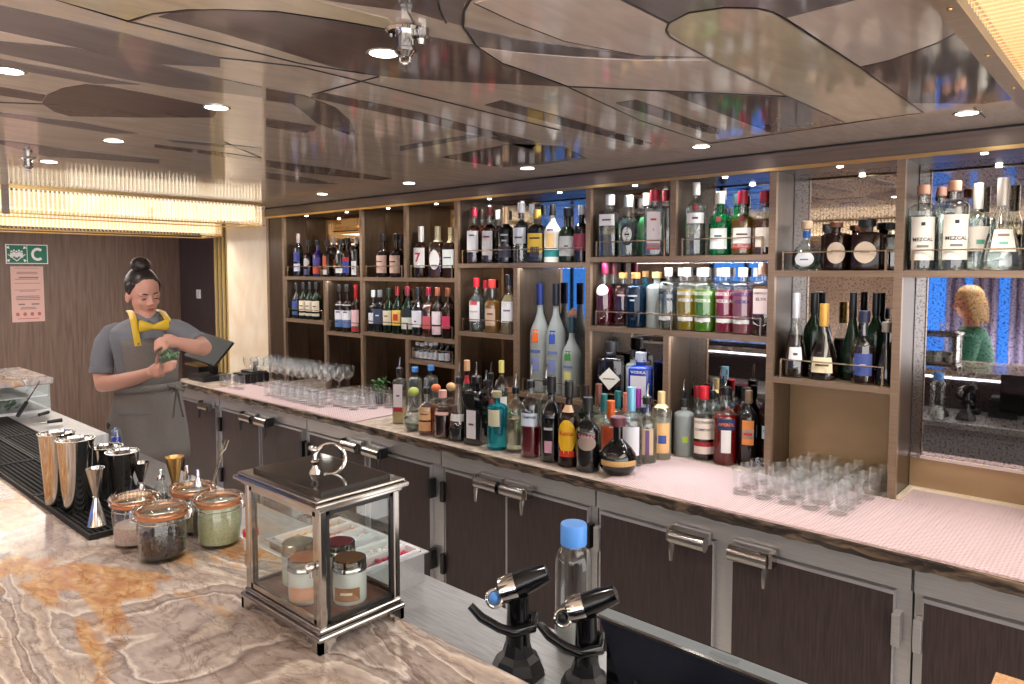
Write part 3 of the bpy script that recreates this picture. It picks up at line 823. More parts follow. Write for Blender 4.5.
def bottle(pos, h, r, shape, label, glass='glass', liq=None, lvl=.7, cap=((30, 30, 30), 'cyl'), labs=(), texts=(), foil=None, foil0=-.02, pour=False, rz=0., name='liquor_bottle', group=None, cat='bottle'):
    """labs: (f0, f1, colour, half angle); texts: (string, f centre, half angle, colour)"""
    t = thing(name, label, cat, pos, rz, group)
    BOTTLES.append([t, r])
    hb = h if not pour else h * .86
    bt, st, nr, cs, ex = SHAPE[shape]
    P = profile(hb, r, shape)
    f = superell(ex) if ex else None
    seg = 24 if ex else 20
    body = MB().lathe(P, seg, cs=f).build('glass_body', M[glass] if isinstance(glass, str) else glass, t)
    if liq:
        zt = hb * lvl
        Q = [(max(a - .0022, 0), max(z, .005)) for a, z in P if z < zt]
        Q = [(0, .005)] + [q for q in Q if q[0] > 0]
        rt = max(prof_r(P, zt) - .0022, .004)
        Q += [(rt, zt), (0, zt + .0005)]
        MB().lathe(Q, seg, cs=f).build('liquid', liquid(liq), body)
    rn = P[-1][0]
    if foil:
        z0 = hb * (st + foil0)
        prof = [(prof_r(P, z0) + .0012, z0), (rn + .0016, max(hb * (st + .03), z0 + .001)), (rn + .0018, hb * cs), (rn + .0016, hb), (0, hb)]
        MB().lathe(prof, 16).build('neck_foil', pbr('foil_%d_%d_%d' % tuple(foil), foil, .35, .3), t)
    elif not pour:
        c, ty = cap
        if ty == 'ball':
            MB().ell((0, 0, hb * cs + rn * 1.0), (rn * 1.7, rn * 1.7, rn * 1.45), 14, 8).build('stopper', plastic(c, .5), t)
        elif ty == 'cork':
            MB().lathe([(rn * 1.2, hb * cs), (rn * 1.35, hb * cs + .001), (rn * 1.35, hb - .002), (rn * 1.2, hb), (0, hb)], 16).build('stopper', plastic(c, .5), t)
        else:
            MB().lathe([(rn * 1.05, hb * (cs - .03)), (rn * 1.17, hb * (cs - .03)), (rn * 1.17, hb - .0015), (rn * 1.05, hb), (0, hb)], 16).build('cap', plastic(c), t)
    if pour:
        z = hb * cs
        pr = MB().lathe([(rn * 1.15, z), (rn * 1.2, z + .004), (rn * 1.2, z + .03), (rn * .7, z + .036), (0, z + .036)], 12).build('pourer_collar', M['black_plastic'], t)
        MB().tube([(0, 0, z + .034), (0, 0, z + .05), (.003, -.002, h - .012), (.006, -.004, h)], [.006, .005, .0042, .0034], 8).build('pour_spout', M['chrome'], t)
    first = None
    for L in labs:
        f0, f1, c = L[:3]; ha = L[3] if len(L) > 3 else 1.05
        vs, fs = (wrap_oval if len(L) > 4 else wrap)(P, ex, f0 * hb, f1 * hb, ha)
        lo = MB().add(vs, fs).build('label', paper(c), t)
        first = first or lo
    for (s, fc, ha, c) in texts:
        if s not in READABLE:          # too small to read in the photograph: a line of print
            vs, fs = wrap(P, ex, (fc - .014) * hb, (fc + .014) * hb, ha * .8, .0012, 1)
            MB().add(vs, fs).build('print_line', paper(c), first or body); continue
        vs, fs, hh = text_mesh(s)
        ff = f if f else (lambda a: 1.0)
        z = fc * hb; rr = prof_r(P, z)
        W = 2 * ha * rr
        out = []
        for (x, y) in vs:
            a = -PI / 2 + x * 2 * ha; zz = z + y * W
            R = (prof_r(P, zz) + .0021) * ff(a)
            out.append((R * math.cos(a), R * math.sin(a), zz))
        MB().add(out, fs).build('lettering', paper(c), first or body, smooth=False)
    return t
def on_shelf(px, ytop, key, row=0, dr=0.):
    """row 0 front, 1 back; returns base position and height"""
    z = SH[key][2]; Y = (2.925 if row == 0 else 3.012) + dr
    p = aty(px, ytop, Y)
    return (p[0], Y, z), p[2] - z
def on_counter(px, ybase, ytop):
    """pixel of the front foot of the bottle on the counter, pixel of its top"""
    p = atz(px, ybase, ZB); d = np.array(p[:2]) / np.linalg.norm(p[:2])
    q = p[:2] + d * .03
    Y = q[1]; top = aty(px, ytop, Y)
    return (top[0], Y, ZB), top[2] - ZB
FACE = .38          # bottles are turned a little towards the camera side
W_, K_, CRM, NAV = (232, 230, 226), (18, 18, 20), (222, 208, 182), (28, 40, 84)
def S(px, ytop, key, r, shape, label, row=0, dr=0., **k):
    pos, h = on_shelf(px, ytop, key, row, dr)
    k.setdefault('rz', FACE * random.uniform(.4, 1.2))
    return bottle(pos, h, r, shape, label, **k)
def CB(px, yb, ytop, r, shape, label, **k):
    pos, h = on_counter(px, yb, ytop)
    k.setdefault('rz', .55 * random.uniform(.6, 1.2))
    if pos[0] > xm and pos[1] < 2.86: pos = (pos[0], pos[1], ZL)
    return bottle(pos, h, r, shape, label, **k)
G1, G2, G3, G4 = 'bottles on the upper left shelves', 'bottles on the middle shelves', 'bottles on the right shelves', 'bottles standing on the back counter'
# ---- shelf A (far left, top)
S(298, 233.8, 'A', .034, 'tall', 'tall blue whisky bottle with pale neck foil, first on the far left top shelf', glass='black_glass', foil=(170, 150, 150), labs=[(.12, .3, (200, 206, 226)), (.34, .56, (52, 62, 140))], group=G1)
S(308.4, 240, 'A', .036, 'squat', 'dark whiskey bottle with round white label, second on the far left top shelf', glass='brown_glass', cap=((40, 40, 44), 'cork'), labs=[(.28, .5, (206, 204, 206), .8, 'o'), (.05, .2, (70, 70, 110), .8)], group=G1)
S(317.7, 240, 'A', .036, 'std', 'purple blue bottle with orange foot label on the far left top shelf', glass=pbr('violet_glass', (60, 42, 110), .08), cap=((22, 22, 24), 'cork'), labs=[(.08, .26, (214, 84, 50)), (.3, .52, (84, 72, 150))], group=G1)
S(327.4, 240.4, 'A', .036, 'std', 'orange striped bottle with white square label on the far left top shelf', glass='brown_glass', cap=((20, 20, 22), 'cork'), labs=[(.06, .2, W_, .6), (.22, .56, (206, 92, 40), .5)], group=G1)
S(334, 238, 'A', .034, 'tall', 'clear necked dark bottle half hidden behind the orange striped one', row=1, glass='brown_glass', cap=((150, 140, 130), 'cyl'), labs=[(.2, .45, (120, 60, 40))], group=G1)
S(340.5, 239, 'A', .036, 'std', 'near black bottle with low white label on the far left top shelf', glass='black_glass', cap=((40, 40, 40), 'cork'), labs=[(.1, .22, W_, .9)], group=G1)
S(347.5, 237.6, 'A', .036, 'std', 'bottle with blue and red label on the far left top shelf', glass='brown_glass', cap=((30, 30, 32), 'cork'), labs=[(.1, .4, (54, 70, 150), .9), (.4, .5, (170, 36, 44), .9)], group=G1)
S(356, 237, 'A', .033, 'tall', 'bottle with black and white label beside the first divider', glass='black_glass', cap=((180, 180, 184), 'cyl'), labs=[(.05, .4, (206, 206, 204), .7)], texts=[('No', .22, .4, K_)], group=G1)
# ---- lower left
S(296.3, 283, 'All', .034, 'wine', 'dark bottle with blue label, first on the low far left shelf', glass='black_glass', labs=[(.25, .5, (60, 80, 140)), (.1, .2, (60, 90, 130))], group=G1)
for i, px in enumerate((303.5, 310, 316.3)):
    S(px, 282, 'All', .035, 'wine', 'dark malt bottle with cream label, %s of three alike on the low far left shelf' % ('left', 'middle', 'right')[i], glass='dgreen_glass', labs=[(.22, .5, CRM), (.1, .17, CRM)], texts=[('MALT', .36, .5, (90, 80, 60))], group=G1)
for i, px in enumerate((339.7, 347)):
    S(px, 284.6, 'Alr', .036, 'squat', 'amber bottle with white over blue label, %s of a pair on the low shelf' % ('left', 'right')[i], glass='brown_glass', liq=None, cap=((30, 26, 24), 'cork'), labs=[(.26, .58, (226, 226, 230), 1.2), (.1, .26, (84, 116, 170), 1.2)], texts=[('ISLAY', .42, .6, (70, 80, 110))], group=G1)
S(356, 284.6, 'Alr', .034, 'std', 'bottle with red foil neck and pink label beside the blue labelled pair', glass='brown_glass', foil=(170, 30, 36), labs=[(.14, .48, (226, 186, 190), 1.2), (.03, .13, (180, 50, 50), 1.2)], group=G1)
# ---- B and C top
S(382.7, 233.8, 'BC', .044, 'squat', 'round shouldered bourbon bottle with rose label, left of the pair', glass='brown_glass', cap=((34, 26, 24), 'cork'), labs=[(.1, .5, (206, 172, 156), 1.2)], texts=[('RESERVE', .36, .7, (90, 60, 50))], group=G1)
S(396, 233.8, 'BC', .044, 'squat', 'round shouldered bourbon bottle with rose label, right of the pair', glass='brown_glass', cap=((34, 26, 24), 'cork'), labs=[(.1, .5, (214, 178, 160), 1.2)], texts=[('RESERVE', .36, .7, (90, 60, 50))], group=G1)
S(401, 236, 'BC', .036, 'std', 'reddish bottle peeking from behind the bourbon pair', row=1, glass='brown_glass', labs=[(.2, .5, (150, 30, 36))], group=G1)
S(420.4, 226.4, 'BC', .046, 'std', 'whisky bottle with big red 7 on a white label', glass='brown_glass', foil=(206, 200, 196), labs=[(.2, .58, W_, .95)], texts=[('7', .39, .42, (196, 30, 70))], group=G1)
S(437.5, 226.4, 'BC', .045, 'sq', 'amber bourbon with cream foil neck and white oval label', glass='glass', liq=(120, 44, 14), lvl=.68, foil=(226, 214, 176), labs=[(.16, .54, (230, 228, 226), .7, 'o')], texts=[('BOURBON', .24, .5, K_)], group=G1)
S(451, 227.5, 'BC', .042, 'sq', 'dark whiskey with pale label and cream neck beside the second divider', glass='brown_glass', foil=(222, 208, 160), labs=[(.2, .56, (206, 210, 208), .9)], texts=[('WHISKEY', .4, .7, (40, 50, 60))], group=G1)
# ---- B C lower
BCL = [(370, 290, .034, 'std', 'black_glass', (200, 200, 196), [(.2, .62, (226, 228, 234), .6)], 'clear dark bottle with tall white arched label, first on the long low shelf', []),
 (379.5, 290, .036, 'sq', 'black_glass', (120, 120, 124), [(.2, .55, (46, 60, 90), .9)], 'bottle with navy label, second on the long low shelf', [('N.7', .4, .4, W_)]),
 (388.5, 288, .038, 'wine', 'dgreen_glass', (20, 40, 24), [(.18, .5, CRM, 1.)], 'green bottle with cream label, third on the long low shelf', [('OLD', .38, .45, (60, 90, 60))]),
 (397.5, 286.5, .036, 'wine', 'dgreen_glass', (130, 30, 30), [(.18, .5, (226, 190, 90), 1.), (.28, .42, (196, 50, 40), .5)], 'green bottle with yellow and red label on the long low shelf', []),
 (407.6, 286.5, .040, 'wine', 'dgreen_glass', (120, 26, 40), [(.12, .36, (220, 220, 210), 1.1), (.36, .52, (24, 36, 40), 1.1)], 'dark green bottle with black over white chevron label', [('GLEN', .24, .6, K_)]),
 (418, 287.3, .040, 'wine', 'black_glass', (24, 24, 28), [(.18, .52, (222, 222, 232), 1.)], 'dark bottle with lilac white label and red stag spot', [('12', .3, .25, (160, 30, 40))]),
 (428.5, 287.3, .038, 'std', 'glass', (130, 20, 40), [(.16, .42, (196, 90, 100), .9)], 'rose amber bottle with dark red cap on the long low shelf', []),
 (437.5, 287.3, .036, 'std', 'brown_glass', (150, 80, 50), [(.06, .22, (226, 196, 206), .9), (.26, .52, (232, 214, 220), .9)], 'bottle with two stacked pale pink labels on the long low shelf', []),
 (448, 287.8, .040, 'std', 'brown_glass', (120, 70, 40), [(.2, .44, (196, 50, 90), .8)], 'bottle with slanted crimson label at the right end of the long low shelf', [])]
for (px, yt, r, sh, gl, cp, lb, la, tx) in BCL:
    S(px, yt, 'BCl', r, sh, la, glass=gl, liq=(150, 60, 30) if gl == 'glass' else None, cap=(cp, 'cyl'), labs=lb, texts=tx, group=G1)
for i, px in enumerate((414, 419.5, 425, 430.5, 436, 442, 448)):
    S(px, 341.5 + (i % 2), 'Cm', .020, 'wine', 'little mixer bottle with white label on the tiny low shelf, %s from the left' % ('first', 'second', 'third', 'fourth', 'fifth', 'sixth', 'seventh')[i], glass='glass' if i < 5 else 'black_glass', liq=(214, 214, 210) if i < 5 else None, lvl=.55, cap=((226, 226, 230) if i < 5 else (30, 30, 34), 'cyl'), labs=[(.08, .45, (228, 230, 238), 1.3)], name='mixer_bottle', group='little mixers on the tiny low shelf')
# ---- D top
S(474, 207.5, 'D', .043, 'std', 'dark rum with crimson cap and white label, first on its shelf', glass='glass', liq=(96, 34, 30), lvl=.68, cap=((140, 24, 50), 'cyl'), labs=[(.2, .58, (226, 224, 226), .9)], texts=[('RUM', .5, .45, (60, 60, 90))], group=G2)
S(482, 209, 'D', .036, 'std', 'amber rum behind the crimson capped rum', row=1, glass='glass', liq=(170, 70, 26), lvl=.7, cap=((60, 40, 30), 'cyl'), group=G2)
S(489.5, 206, 'D', .043, 'std', 'spiced rum with dark red cap and white label', glass='glass', liq=(70, 26, 18), lvl=.68, cap=((110, 24, 28), 'cyl'), labs=[(.14, .56, (224, 222, 220), .85)], texts=[('SPICED', .46, .6, (120, 30, 30))], group=G2)
S(498.5, 210, 'D', .036, 'std', 'brown rum behind the spiced rum', row=1, glass='glass', liq=(120, 54, 20), lvl=.7, cap=((200, 190, 180), 'cyl'), group=G2)
S(505.8, 207, 'D', .044, 'std', 'black rum with cream stopper and silver lettering', glass='black_glass', foil=(226, 190, 150), texts=[('BLACK', .5, .6, (206, 210, 220)), ('RUM', .4, .4, (206, 210, 220))], labs=[(.1, .3, (66, 62, 80), .9)], group=G2)
S(521, 202.5, 'D', .045, 'std', 'white rum in clear bottle with tall pale cap', glass='glass', liq=(228, 230, 230), lvl=.72, cap=((220, 222, 228), 'cyl'), labs=[(.32, .58, (226, 226, 234), .95)], texts=[('BLANCA', .42, .6, (70, 70, 90))], group=G2)
S(532, 204, 'D', .036, 'tall', 'clear bottle with pale cap behind the white rum', row=1, glass='glass', cap=((206, 208, 214), 'cyl'), group=G2)
S(536.7, 209.5, 'D', .046, 'sq', 'black bottle with yellow cap and yellow slanted label', glass='black_glass', cap=((200, 168, 80), 'cyl'), labs=[(.2, .55, (206, 170, 60), .8), (.12, .3, (40, 36, 40), .5)], texts=[('BLACK SEAL', .46, .7, (40, 30, 20))], group=G2)
S(552.6, 204.5, 'D', .045, 'wine', 'white coconut rum bottle with black cap and sunset label', glass=pbr('white_bottle', (238, 236, 230), .25), cap=((24, 24, 26), 'cyl'), labs=[(.1, .22, (40, 140, 140), 1.1), (.26, .5, (228, 190, 130), .5)], texts=[('COCO', .56, .5, (120, 60, 40))], group=G2)
S(567, 208, 'D', .050, 'squat', 'squat dark green bottle with grey framed label', glass='dgreen_glass', cap=((22, 28, 44), 'cork'), labs=[(.12, .48, (150, 150, 150), .9)], texts=[('XO', .3, .25, (40, 40, 40))], group=G2)
S(581.5, 205, 'D', .040, 'std', 'dark red bottle with white collar beside the third divider', glass='black_glass', cap=((210, 210, 218), 'cyl'), labs=[(.2, .5, (110, 30, 50), .9)], group=G2)
# ---- D lower left
S(476.5, 278, 'Dll', .042, 'std', 'clear vodka with red cap and red and white label', glass='glass', liq=(226, 230, 232), lvl=.75, cap=((190, 26, 44), 'cyl'), labs=[(.2, .56, (232, 230, 232), .9), (.5, .57, (196, 40, 50), .6)], texts=[('VODKA', .38, .6, (150, 30, 40))], group=G2)
S(485.5, 280, 'Dll', .036, 'std', 'second red capped bottle behind the red label vodka', row=1, glass='glass', cap=((170, 24, 40), 'cyl'), group=G2)
S(492, 279.4, 'Dll', .044, 'squat', 'golden tequila with red and white stopper', glass='glass', liq=(206, 142, 62), lvl=.6, cap=((206, 60, 50), 'cork'), labs=[(.14, .46, (206, 176, 150), .7)], texts=[('TEQUILA', .36, .5, (120, 40, 40))], group=G2)
S(508.7, 274.5, 'Dll', .042, 'wine', 'cream coloured liqueur with black cap and white label', glass='glass', liq=(214, 190, 150), lvl=.66, cap=((20, 20, 24), 'cyl'), labs=[(.2, .55, (232, 230, 234), .95)], texts=[('CACHAÇA', .4, .6, (120, 90, 140))], group=G2)
# ---- D lower right: oversized frosted vodkas
for (px, yt, r, c1, lab, ft) in ((541, 283, .055, (226, 104, 44), 'oversized frosted vodka bottle with blue neck and orange patch', (26, 42, 100)), (556.4, 283.5, .052, (50, 84, 170), 'oversized frosted vodka bottle with black neck and blue patch', (22, 24, 36)), (570.7, 317, .050, (60, 130, 60), 'shorter frosted vodka bottle with green and navy neck', (34, 60, 70))):
    S(px, yt, 'Dlr', r, 'wine', lab, row=0 if px != 556.4 else 0, dr=.03, glass='frost', foil=ft, foil0=.04, labs=[(.46, .58, c1, .35), (.2, .32, (120, 130, 180) if px < 560 else (206, 206, 130), .4)], texts=[('GEESE', .38, .7, (90, 110, 160))], group='oversized frosted vodka bottles')
# ---- E top
S(609.8, 194.6, 'E', .046, 'sqt', 'square clear gin bottle with white cap and white label, left end of its shelf', glass='glass', liq=(220, 226, 224), lvl=.7, cap=((226, 226, 230), 'cyl'), labs=[(.5, .68, (232, 228, 232), .75)], texts=[('DRY GIN', .59, .55, (90, 80, 100))], group=G2)
S(632, 195, 'E', .05, 'squat', 'clear gin bottle with round black and white medallion', glass='glass', liq=(200, 228, 210), lvl=.62, cap=((180, 190, 186), 'cyl'), labs=[(.18, .54, (40, 44, 50), .68, 'o'), (.24, .48, (226, 228, 226), .46, 'o')], texts=[('GIN', .36, .28, K_)], group=G2)
S(642.5, 193.5, 'E', .044, 'squat', 'pale green gin bottle with white stopper', row=1, glass='glass', liq=(120, 214, 150), lvl=.62, cap=((240, 240, 240), 'cyl'), group=G2)
S(654.6, 190, 'E', .045, 'sqt', 'clear gin with red cap and white label bearing a red guard', glass='glass', liq=(226, 226, 224), lvl=.7, cap=((170, 20, 50), 'cyl'), labs=[(.12, .66, (226, 214, 216), .6), (.1, .2, (196, 60, 66), .6)], texts=[('GIN', .55, .35, (170, 30, 44)), ('I', .4, .06, (190, 30, 44))], group=G2)
S(666, 190, 'E', .038, 'sqt', 'second red capped gin behind the red guard gin', row=1, glass='glass', liq=(226, 228, 226), lvl=.7, cap=((150, 20, 44), 'cyl'), group=G2)
S(696, 182.5, 'E', .046, 'tall', 'tall clear gin with steel cap, white label and dark red seal', glass='glass', liq=(222, 226, 224), lvl=.7, cap=((200, 198, 196), 'cyl'), labs=[(.44, .58, (232, 230, 230), .9), (.62, .68, (120, 20, 40), .25)], texts=[('TEN', .51, .35, (70, 70, 80))], group=G2)
S(722.8, 191.5, 'E', .048, 'squat', 'bright green gin bottle with white label and dark red seal', glass='green_glass', cap=((226, 222, 214), 'cyl'), labs=[(.1, .42, (226, 230, 228), .8), (.52, .6, (130, 20, 36), .22)], texts=[('DRY', .3, .4, (60, 90, 80))], group=G2)
S(735, 194, 'E', .042, 'squat', 'second green gin bottle behind the bright green one', row=1, glass='green_glass', cap=((40, 60, 60), 'cyl'), group=G2)
S(748, 190.5, 'E', .048, 'squat', 'amber orange gin with red cap, white label and red band', glass='glass', liq=(196, 146, 50), lvl=.56, cap=((170, 24, 56), 'cyl'), labs=[(.12, .42, (232, 226, 220), .85), (.1, .18, (206, 56, 44), .85), (.52, .6, (120, 20, 36), .22)], texts=[('SEVILLA', .32, .6, (90, 70, 50))], group=G2)
S(767, 190.5, 'E', .046, 'squat', 'orange gin with dark red cap beside the right divider', glass='glass', liq=(160, 84, 36), lvl=.56, cap=((150, 24, 44), 'cyl'), labs=[(.12, .42, (226, 214, 200), .85)], group=G2)
# ---- E lower
S(601.3, 262.4, 'El', .043, 'squat', 'crimson gin bottle with white oval badge, first of the flavoured row', glass='glass', liq=(170, 26, 60), lvl=.66, cap=((130, 26, 60), 'cyl'), labs=[(.48, .66, (236, 228, 232), .9, 'o')], group=G2)
S(609, 263, 'El', .036, 'squat', 'crimson capped bottle behind the crimson gin', row=1, glass='glass', liq=(130, 20, 50), lvl=.6, cap=((120, 24, 50), 'cyl'), group=G2)
S(617.5, 272.6, 'El', .047, 'vod', 'burgundy round bottle with gold cork beside the crimson gin', glass='glass', liq=(124, 26, 54), lvl=.72, cap=((176, 132, 74), 'cork'), texts=[('ROSE', .58, .5, (230, 200, 210))], group=G2)
S(634.5, 272.6, 'El', .048, 'vod', 'midnight blue round bottle with gold cork and teal foot', glass=pbr('midnight_glass', (8, 40, 66), .06, 0, .5, 1.4), cap=((176, 132, 74), 'cork'), texts=[('PACIFIC', .58, .6, (200, 214, 226)), ('GIN', .5, .3, (200, 214, 226))], group=G2)
S(645, 271, 'El', .036, 'vod', 'gold corked bottle behind the midnight blue one', row=1, glass='teal_glass', cap=((176, 132, 74), 'cork'), group=G2)
S(653.6, 272, 'El', .049, 'vod', 'frosted white round bottle with gold cork', glass='frost', cap=((206, 166, 100), 'cork'), group=G2)
for (px, lq, tc, la) in ((673, (222, 226, 214), NAV, 'clear vodka with dark blue lettering, leftmost of the lettered vodka row'), (692, (226, 196, 40), (240, 240, 236), 'yellow vodka with white lettering in the lettered vodka row'), (713, (130, 206, 60), (240, 246, 220), 'lime green vodka with white lettering'),
                         (731, (236, 70, 120), (250, 230, 236), 'hot pink vodka with white lettering'), (744, (236, 150, 170), (40, 50, 130), 'pale pink vodka with blue lettering, right of the lettered vodka row')):
    S(px, 267.6, 'El', .045, 'vod', la, dr=0. if px != 731 else .06, glass='glass', liq=lq, lvl=.66, cap=((186, 184, 184), 'cyl'), texts=[('ABSOLUT', .60, 1.0, tc), ('VODKA', .49, .8, tc)], labs=[(.16, .22, W_, .8)], group='lettered flavoured vodkas')
    S(px + 8, 267.6, 'El', .036, 'vod', 'twin bottle standing behind the ' + la.split(',')[0], row=1, dr=.008, glass='glass', liq=lq, lvl=.66, cap=((206, 206, 208), 'cyl'), group='second row of flavoured vodkas')
S(763, 262.4, 'El', .042, 'sqt', 'square copper tinted vodka with pale pink label beside the right divider', glass='glass', liq=(140, 84, 70), lvl=.7, cap=((176, 130, 110), 'cyl'), labs=[(.3, .64, (226, 206, 206), .7)], texts=[('ABSOLUT', .58, .6, (70, 50, 50)), ('ELYX', .5, .45, (70, 50, 50))], group=G2)
# ---- E lower left shelf: big black and blue bottles
S(612, 341, 'Ell', .062, 'bar', 'oversized black whiskey bottle with white diamond label', dr=.02, glass='black_glass', group=G2)
p, _ = on_shelf(610, 341, 'Ell')
t_ = [o for o in bpy.data.objects if o.get('label') == 'oversized black whiskey bottle with white diamond label'][0]
MB().add([(0, -.066, .20), (.055, -.066, .145), (0, -.066, .09), (-.05, -.066, .15)], [(0, 3, 2, 1)]).build('label', paper((226, 222, 214)), t_, smooth=False)
MB().box(-.03, .03, -.0668, -.0664, .142, .148).build('print_line', paper((120, 110, 100)), t_, smooth=False)
S(641, 352, 'Ell', .052, 'bar', 'oversized blue and white labelled vodka bottle', dr=.01, glass=pbr('cobalt_glass', (24, 54, 150), .12), cap=((150, 156, 170), 'cyl'), labs=[(.1, .62, (214, 212, 220), .62)], texts=[('VODKA', .68, .6, W_), ('Q', .36, .2, (60, 90, 190))], group=G2)
S(633, 350, 'Ell', .03, 'bar', 'white labelled bottle behind the oversized blue vodka', row=1, glass='frost', labs=[(.2, .7, W_, .6)], group=G2)
# ---- F top
S(806, 221, 'F', .055, 'flask', 'round clear tequila decanter with blue neck and tan stopper', glass='glass', liq=(206, 228, 226), lvl=.42, cap=((206, 178, 148), 'cork'), labs=[(.08, .38, (232, 232, 234), .7, 'o'), (.66, .8, (30, 90, 170), PI)], texts=[('plata', .22, .35, (90, 110, 160))], group=G3)
S(828.7, 226, 'F', .034, 'flask', 'blue necked decanter behind the clear tequila decanter', row=1, glass='glass', cap=((60, 60, 64), 'cork'), labs=[(.66, .8, (40, 90, 150), PI)], group=G3)
S(838.6, 222, 'F', .055, 'vod', 'dark brown tequila with brown cork and cream oval label, between the two decanter bottles', glass='brown_glass', cap=((120, 70, 50), 'cork'), labs=[(.14, .58, (214, 192, 168), .62, 'o')], texts=[('Reposado', .4, .4, (120, 80, 60))], group=G3)
S(860, 226, 'F', .034, 'vod', 'brown corked bottle behind the two dark tequilas', row=1, glass='brown_glass', cap=((120, 70, 50), 'cork'), group=G3)
S(873, 219, 'F', .055, 'sqt', 'dark brown tequila with black cap and cream oval label', glass='brown_glass', cap=((20, 18, 18), 'cork'), labs=[(.14, .56, (214, 192, 168), .62, 'o')], texts=[('Anejo', .36, .34, (120, 80, 60))], group=G3)
S(894, 222.6, 'F', .042, 'sqt', 'olive tequila with black cap half cut by the right divider', dr=.05, glass='glass', liq=(120, 100, 60), lvl=.6, cap=((20, 18, 18), 'cork'), group=G3)
# ---- F lower
S(799.5, 293, 'Fl', .047, 'cone', 'cognac decanter with long silver neck and white label', glass='glass', liq=(60, 26, 12), lvl=.5, foil=(190, 190, 196), labs=[(.2, .36, (226, 222, 220), .6)], texts=[('VS', .28, .25, (60, 50, 50))], group=G3)
S(822, 293, 'Fl', .04, 'wine', 'tall black bottle behind the silver necked cognac', row=1, glass='dgreen_glass', foil=(16, 16, 18), group=G3)
S(831, 304, 'Fl', .058, 'cone', 'wide cognac bottle with gold foil neck and cream label', glass='glass', liq=(56, 22, 10), lvl=.48, foil=(196, 150, 70), labs=[(.1, .3, (222, 206, 170), .7)], texts=[('COGNAC', .2, .55, (100, 70, 40))], group=G3)
S(853, 292.6, 'Fl', .045, 'cone', 'black swan necked bottle to the right of the wide cognac', dr=.05, glass='dgreen_glass', foil=(18, 18, 20), group=G3)
S(866, 293, 'Fl', .034, 'wine', 'slim black bottle at the back of the cognac shelf', row=1, dr=.01, glass='dgreen_glass', foil=(16, 16, 18), group=G3)
S(872.5, 311, 'Fl', .042, 'squat', 'clear cognac flask with blue label', glass='glass', liq=(90, 50, 34), lvl=.5, cap=((30, 34, 60), 'cork'), labs=[(.12, .42, (60, 76, 140), .8)], texts=[('XO', .26, .3, W_)], group=G3)
S(888, 322, 'Fl', .034, 'cone', 'small dark decanter at the right end of the cognac shelf', glass='black_glass', cap=((150, 140, 130), 'cork'), group=G3)
# ---- G top
S(926.6, 184.8, 'G', .046, 'vod', 'clear mezcal with tan cork and cream label, left of the mezcal pair', glass='glass', liq=(214, 220, 214), lvl=.64, cap=((190, 140, 116), 'cork'), labs=[(.12, .62, (222, 214, 200), .9), (.52, .56, (30, 30, 34), .14)], texts=[('MEZCAL', .36, .7, (56, 46, 46)), ('x', .28, .5, (120, 110, 100))], group=G3)
S(942, 187, 'G', .036, 'vod', 'mezcal bottle standing behind the mezcal pair', row=1, dr=.005, glass='glass', liq=(214, 220, 214), lvl=.64, cap=((176, 130, 110), 'cork'), labs=[(.12, .6, (222, 214, 200), .9)], group=G3)
S(957.3, 180.7, 'G', .048, 'vod', 'clear mezcal with tan cork and cream label, right of the mezcal pair', glass='glass', liq=(214, 220, 214), lvl=.64, cap=((190, 140, 116), 'cork'), labs=[(.12, .62, (226, 216, 200), .9), (.52, .56, (30, 30, 34), .14)], texts=[('MEZCAL', .36, .7, (56, 46, 46)), ('x', .28, .5, (120, 110, 100))], group=G3)
S(980, 181.7, 'G', .042, 'std', 'clear tequila with silver foil neck and small green agave label', dr=.03, glass='glass', liq=(220, 224, 220), lvl=.6, foil=(206, 202, 190), labs=[(.22, .5, (226, 214, 198), .9), (.3, .35, (90, 160, 130), .3)], group=G3)
S(1002, 177.6, 'G', .058, 'cone', 'broad clear tequila with blush label and green agave at the right edge', glass='glass', liq=(222, 226, 222), lvl=.4, foil=(190, 180, 168), labs=[(.2, .44, (228, 206, 190), .7), (.28, .31, (90, 160, 130), .25)], texts=[('Blanco', .38, .45, (130, 100, 90))], group=G3)
S(1023, 186, 'G', .04, 'std', 'amber tequila cut by the right edge of the photo', row=0, dr=.03, glass='glass', liq=(176, 96, 40), lvl=.6, foil=(200, 196, 190), labs=[(.2, .5, (226, 206, 190), .9)], group=G3)
# ---- on the counter, left to right
CB(399.6, 424, 357, .036, 'bar', 'square clear bottle with pink and white label and pourer, leftmost on the counter', glass='glass', liq=(226, 206, 150), lvl=.3, pour=True, labs=[(.3, .7, (228, 216, 222), .6), (.22, .3, (176, 40, 56), .6)], texts=[('PISCO', .5, .3, (90, 60, 90))], group=G4)
for i, (px, yb, yt) in enumerate(((415, 412, 367), (431, 414, 365))):
    CB(px, yb, yt, .043, 'vod', 'clear water bottle with blue cap behind the ball stoppers, %s of two' % ('left', 'right')[i], glass='glass', liq=(226, 236, 234), lvl=.74, cap=((70, 140, 214), 'cork'), name='water_bottle', group='water bottles with blue caps')
CB(413.5, 431, 388, .056, 'flask', 'squat clear tequila flask with green and wood ball stopper', glass='glass', liq=(214, 222, 206), lvl=.3, cap=((176, 190, 90), 'ball'), group=G4)
CB(436, 427, 384, .042, 'squat', 'flask with orange ball stopper in the second row', glass='glass', liq=(190, 130, 70), lvl=.5, cap=((226, 120, 70), 'ball'), group=G4)
CB(451, 430, 382, .042, 'squat', 'flask with pale wooden ball stopper in the second row', glass='glass', liq=(150, 70, 30), lvl=.5, cap=((214, 170, 120), 'ball'), group=G4)
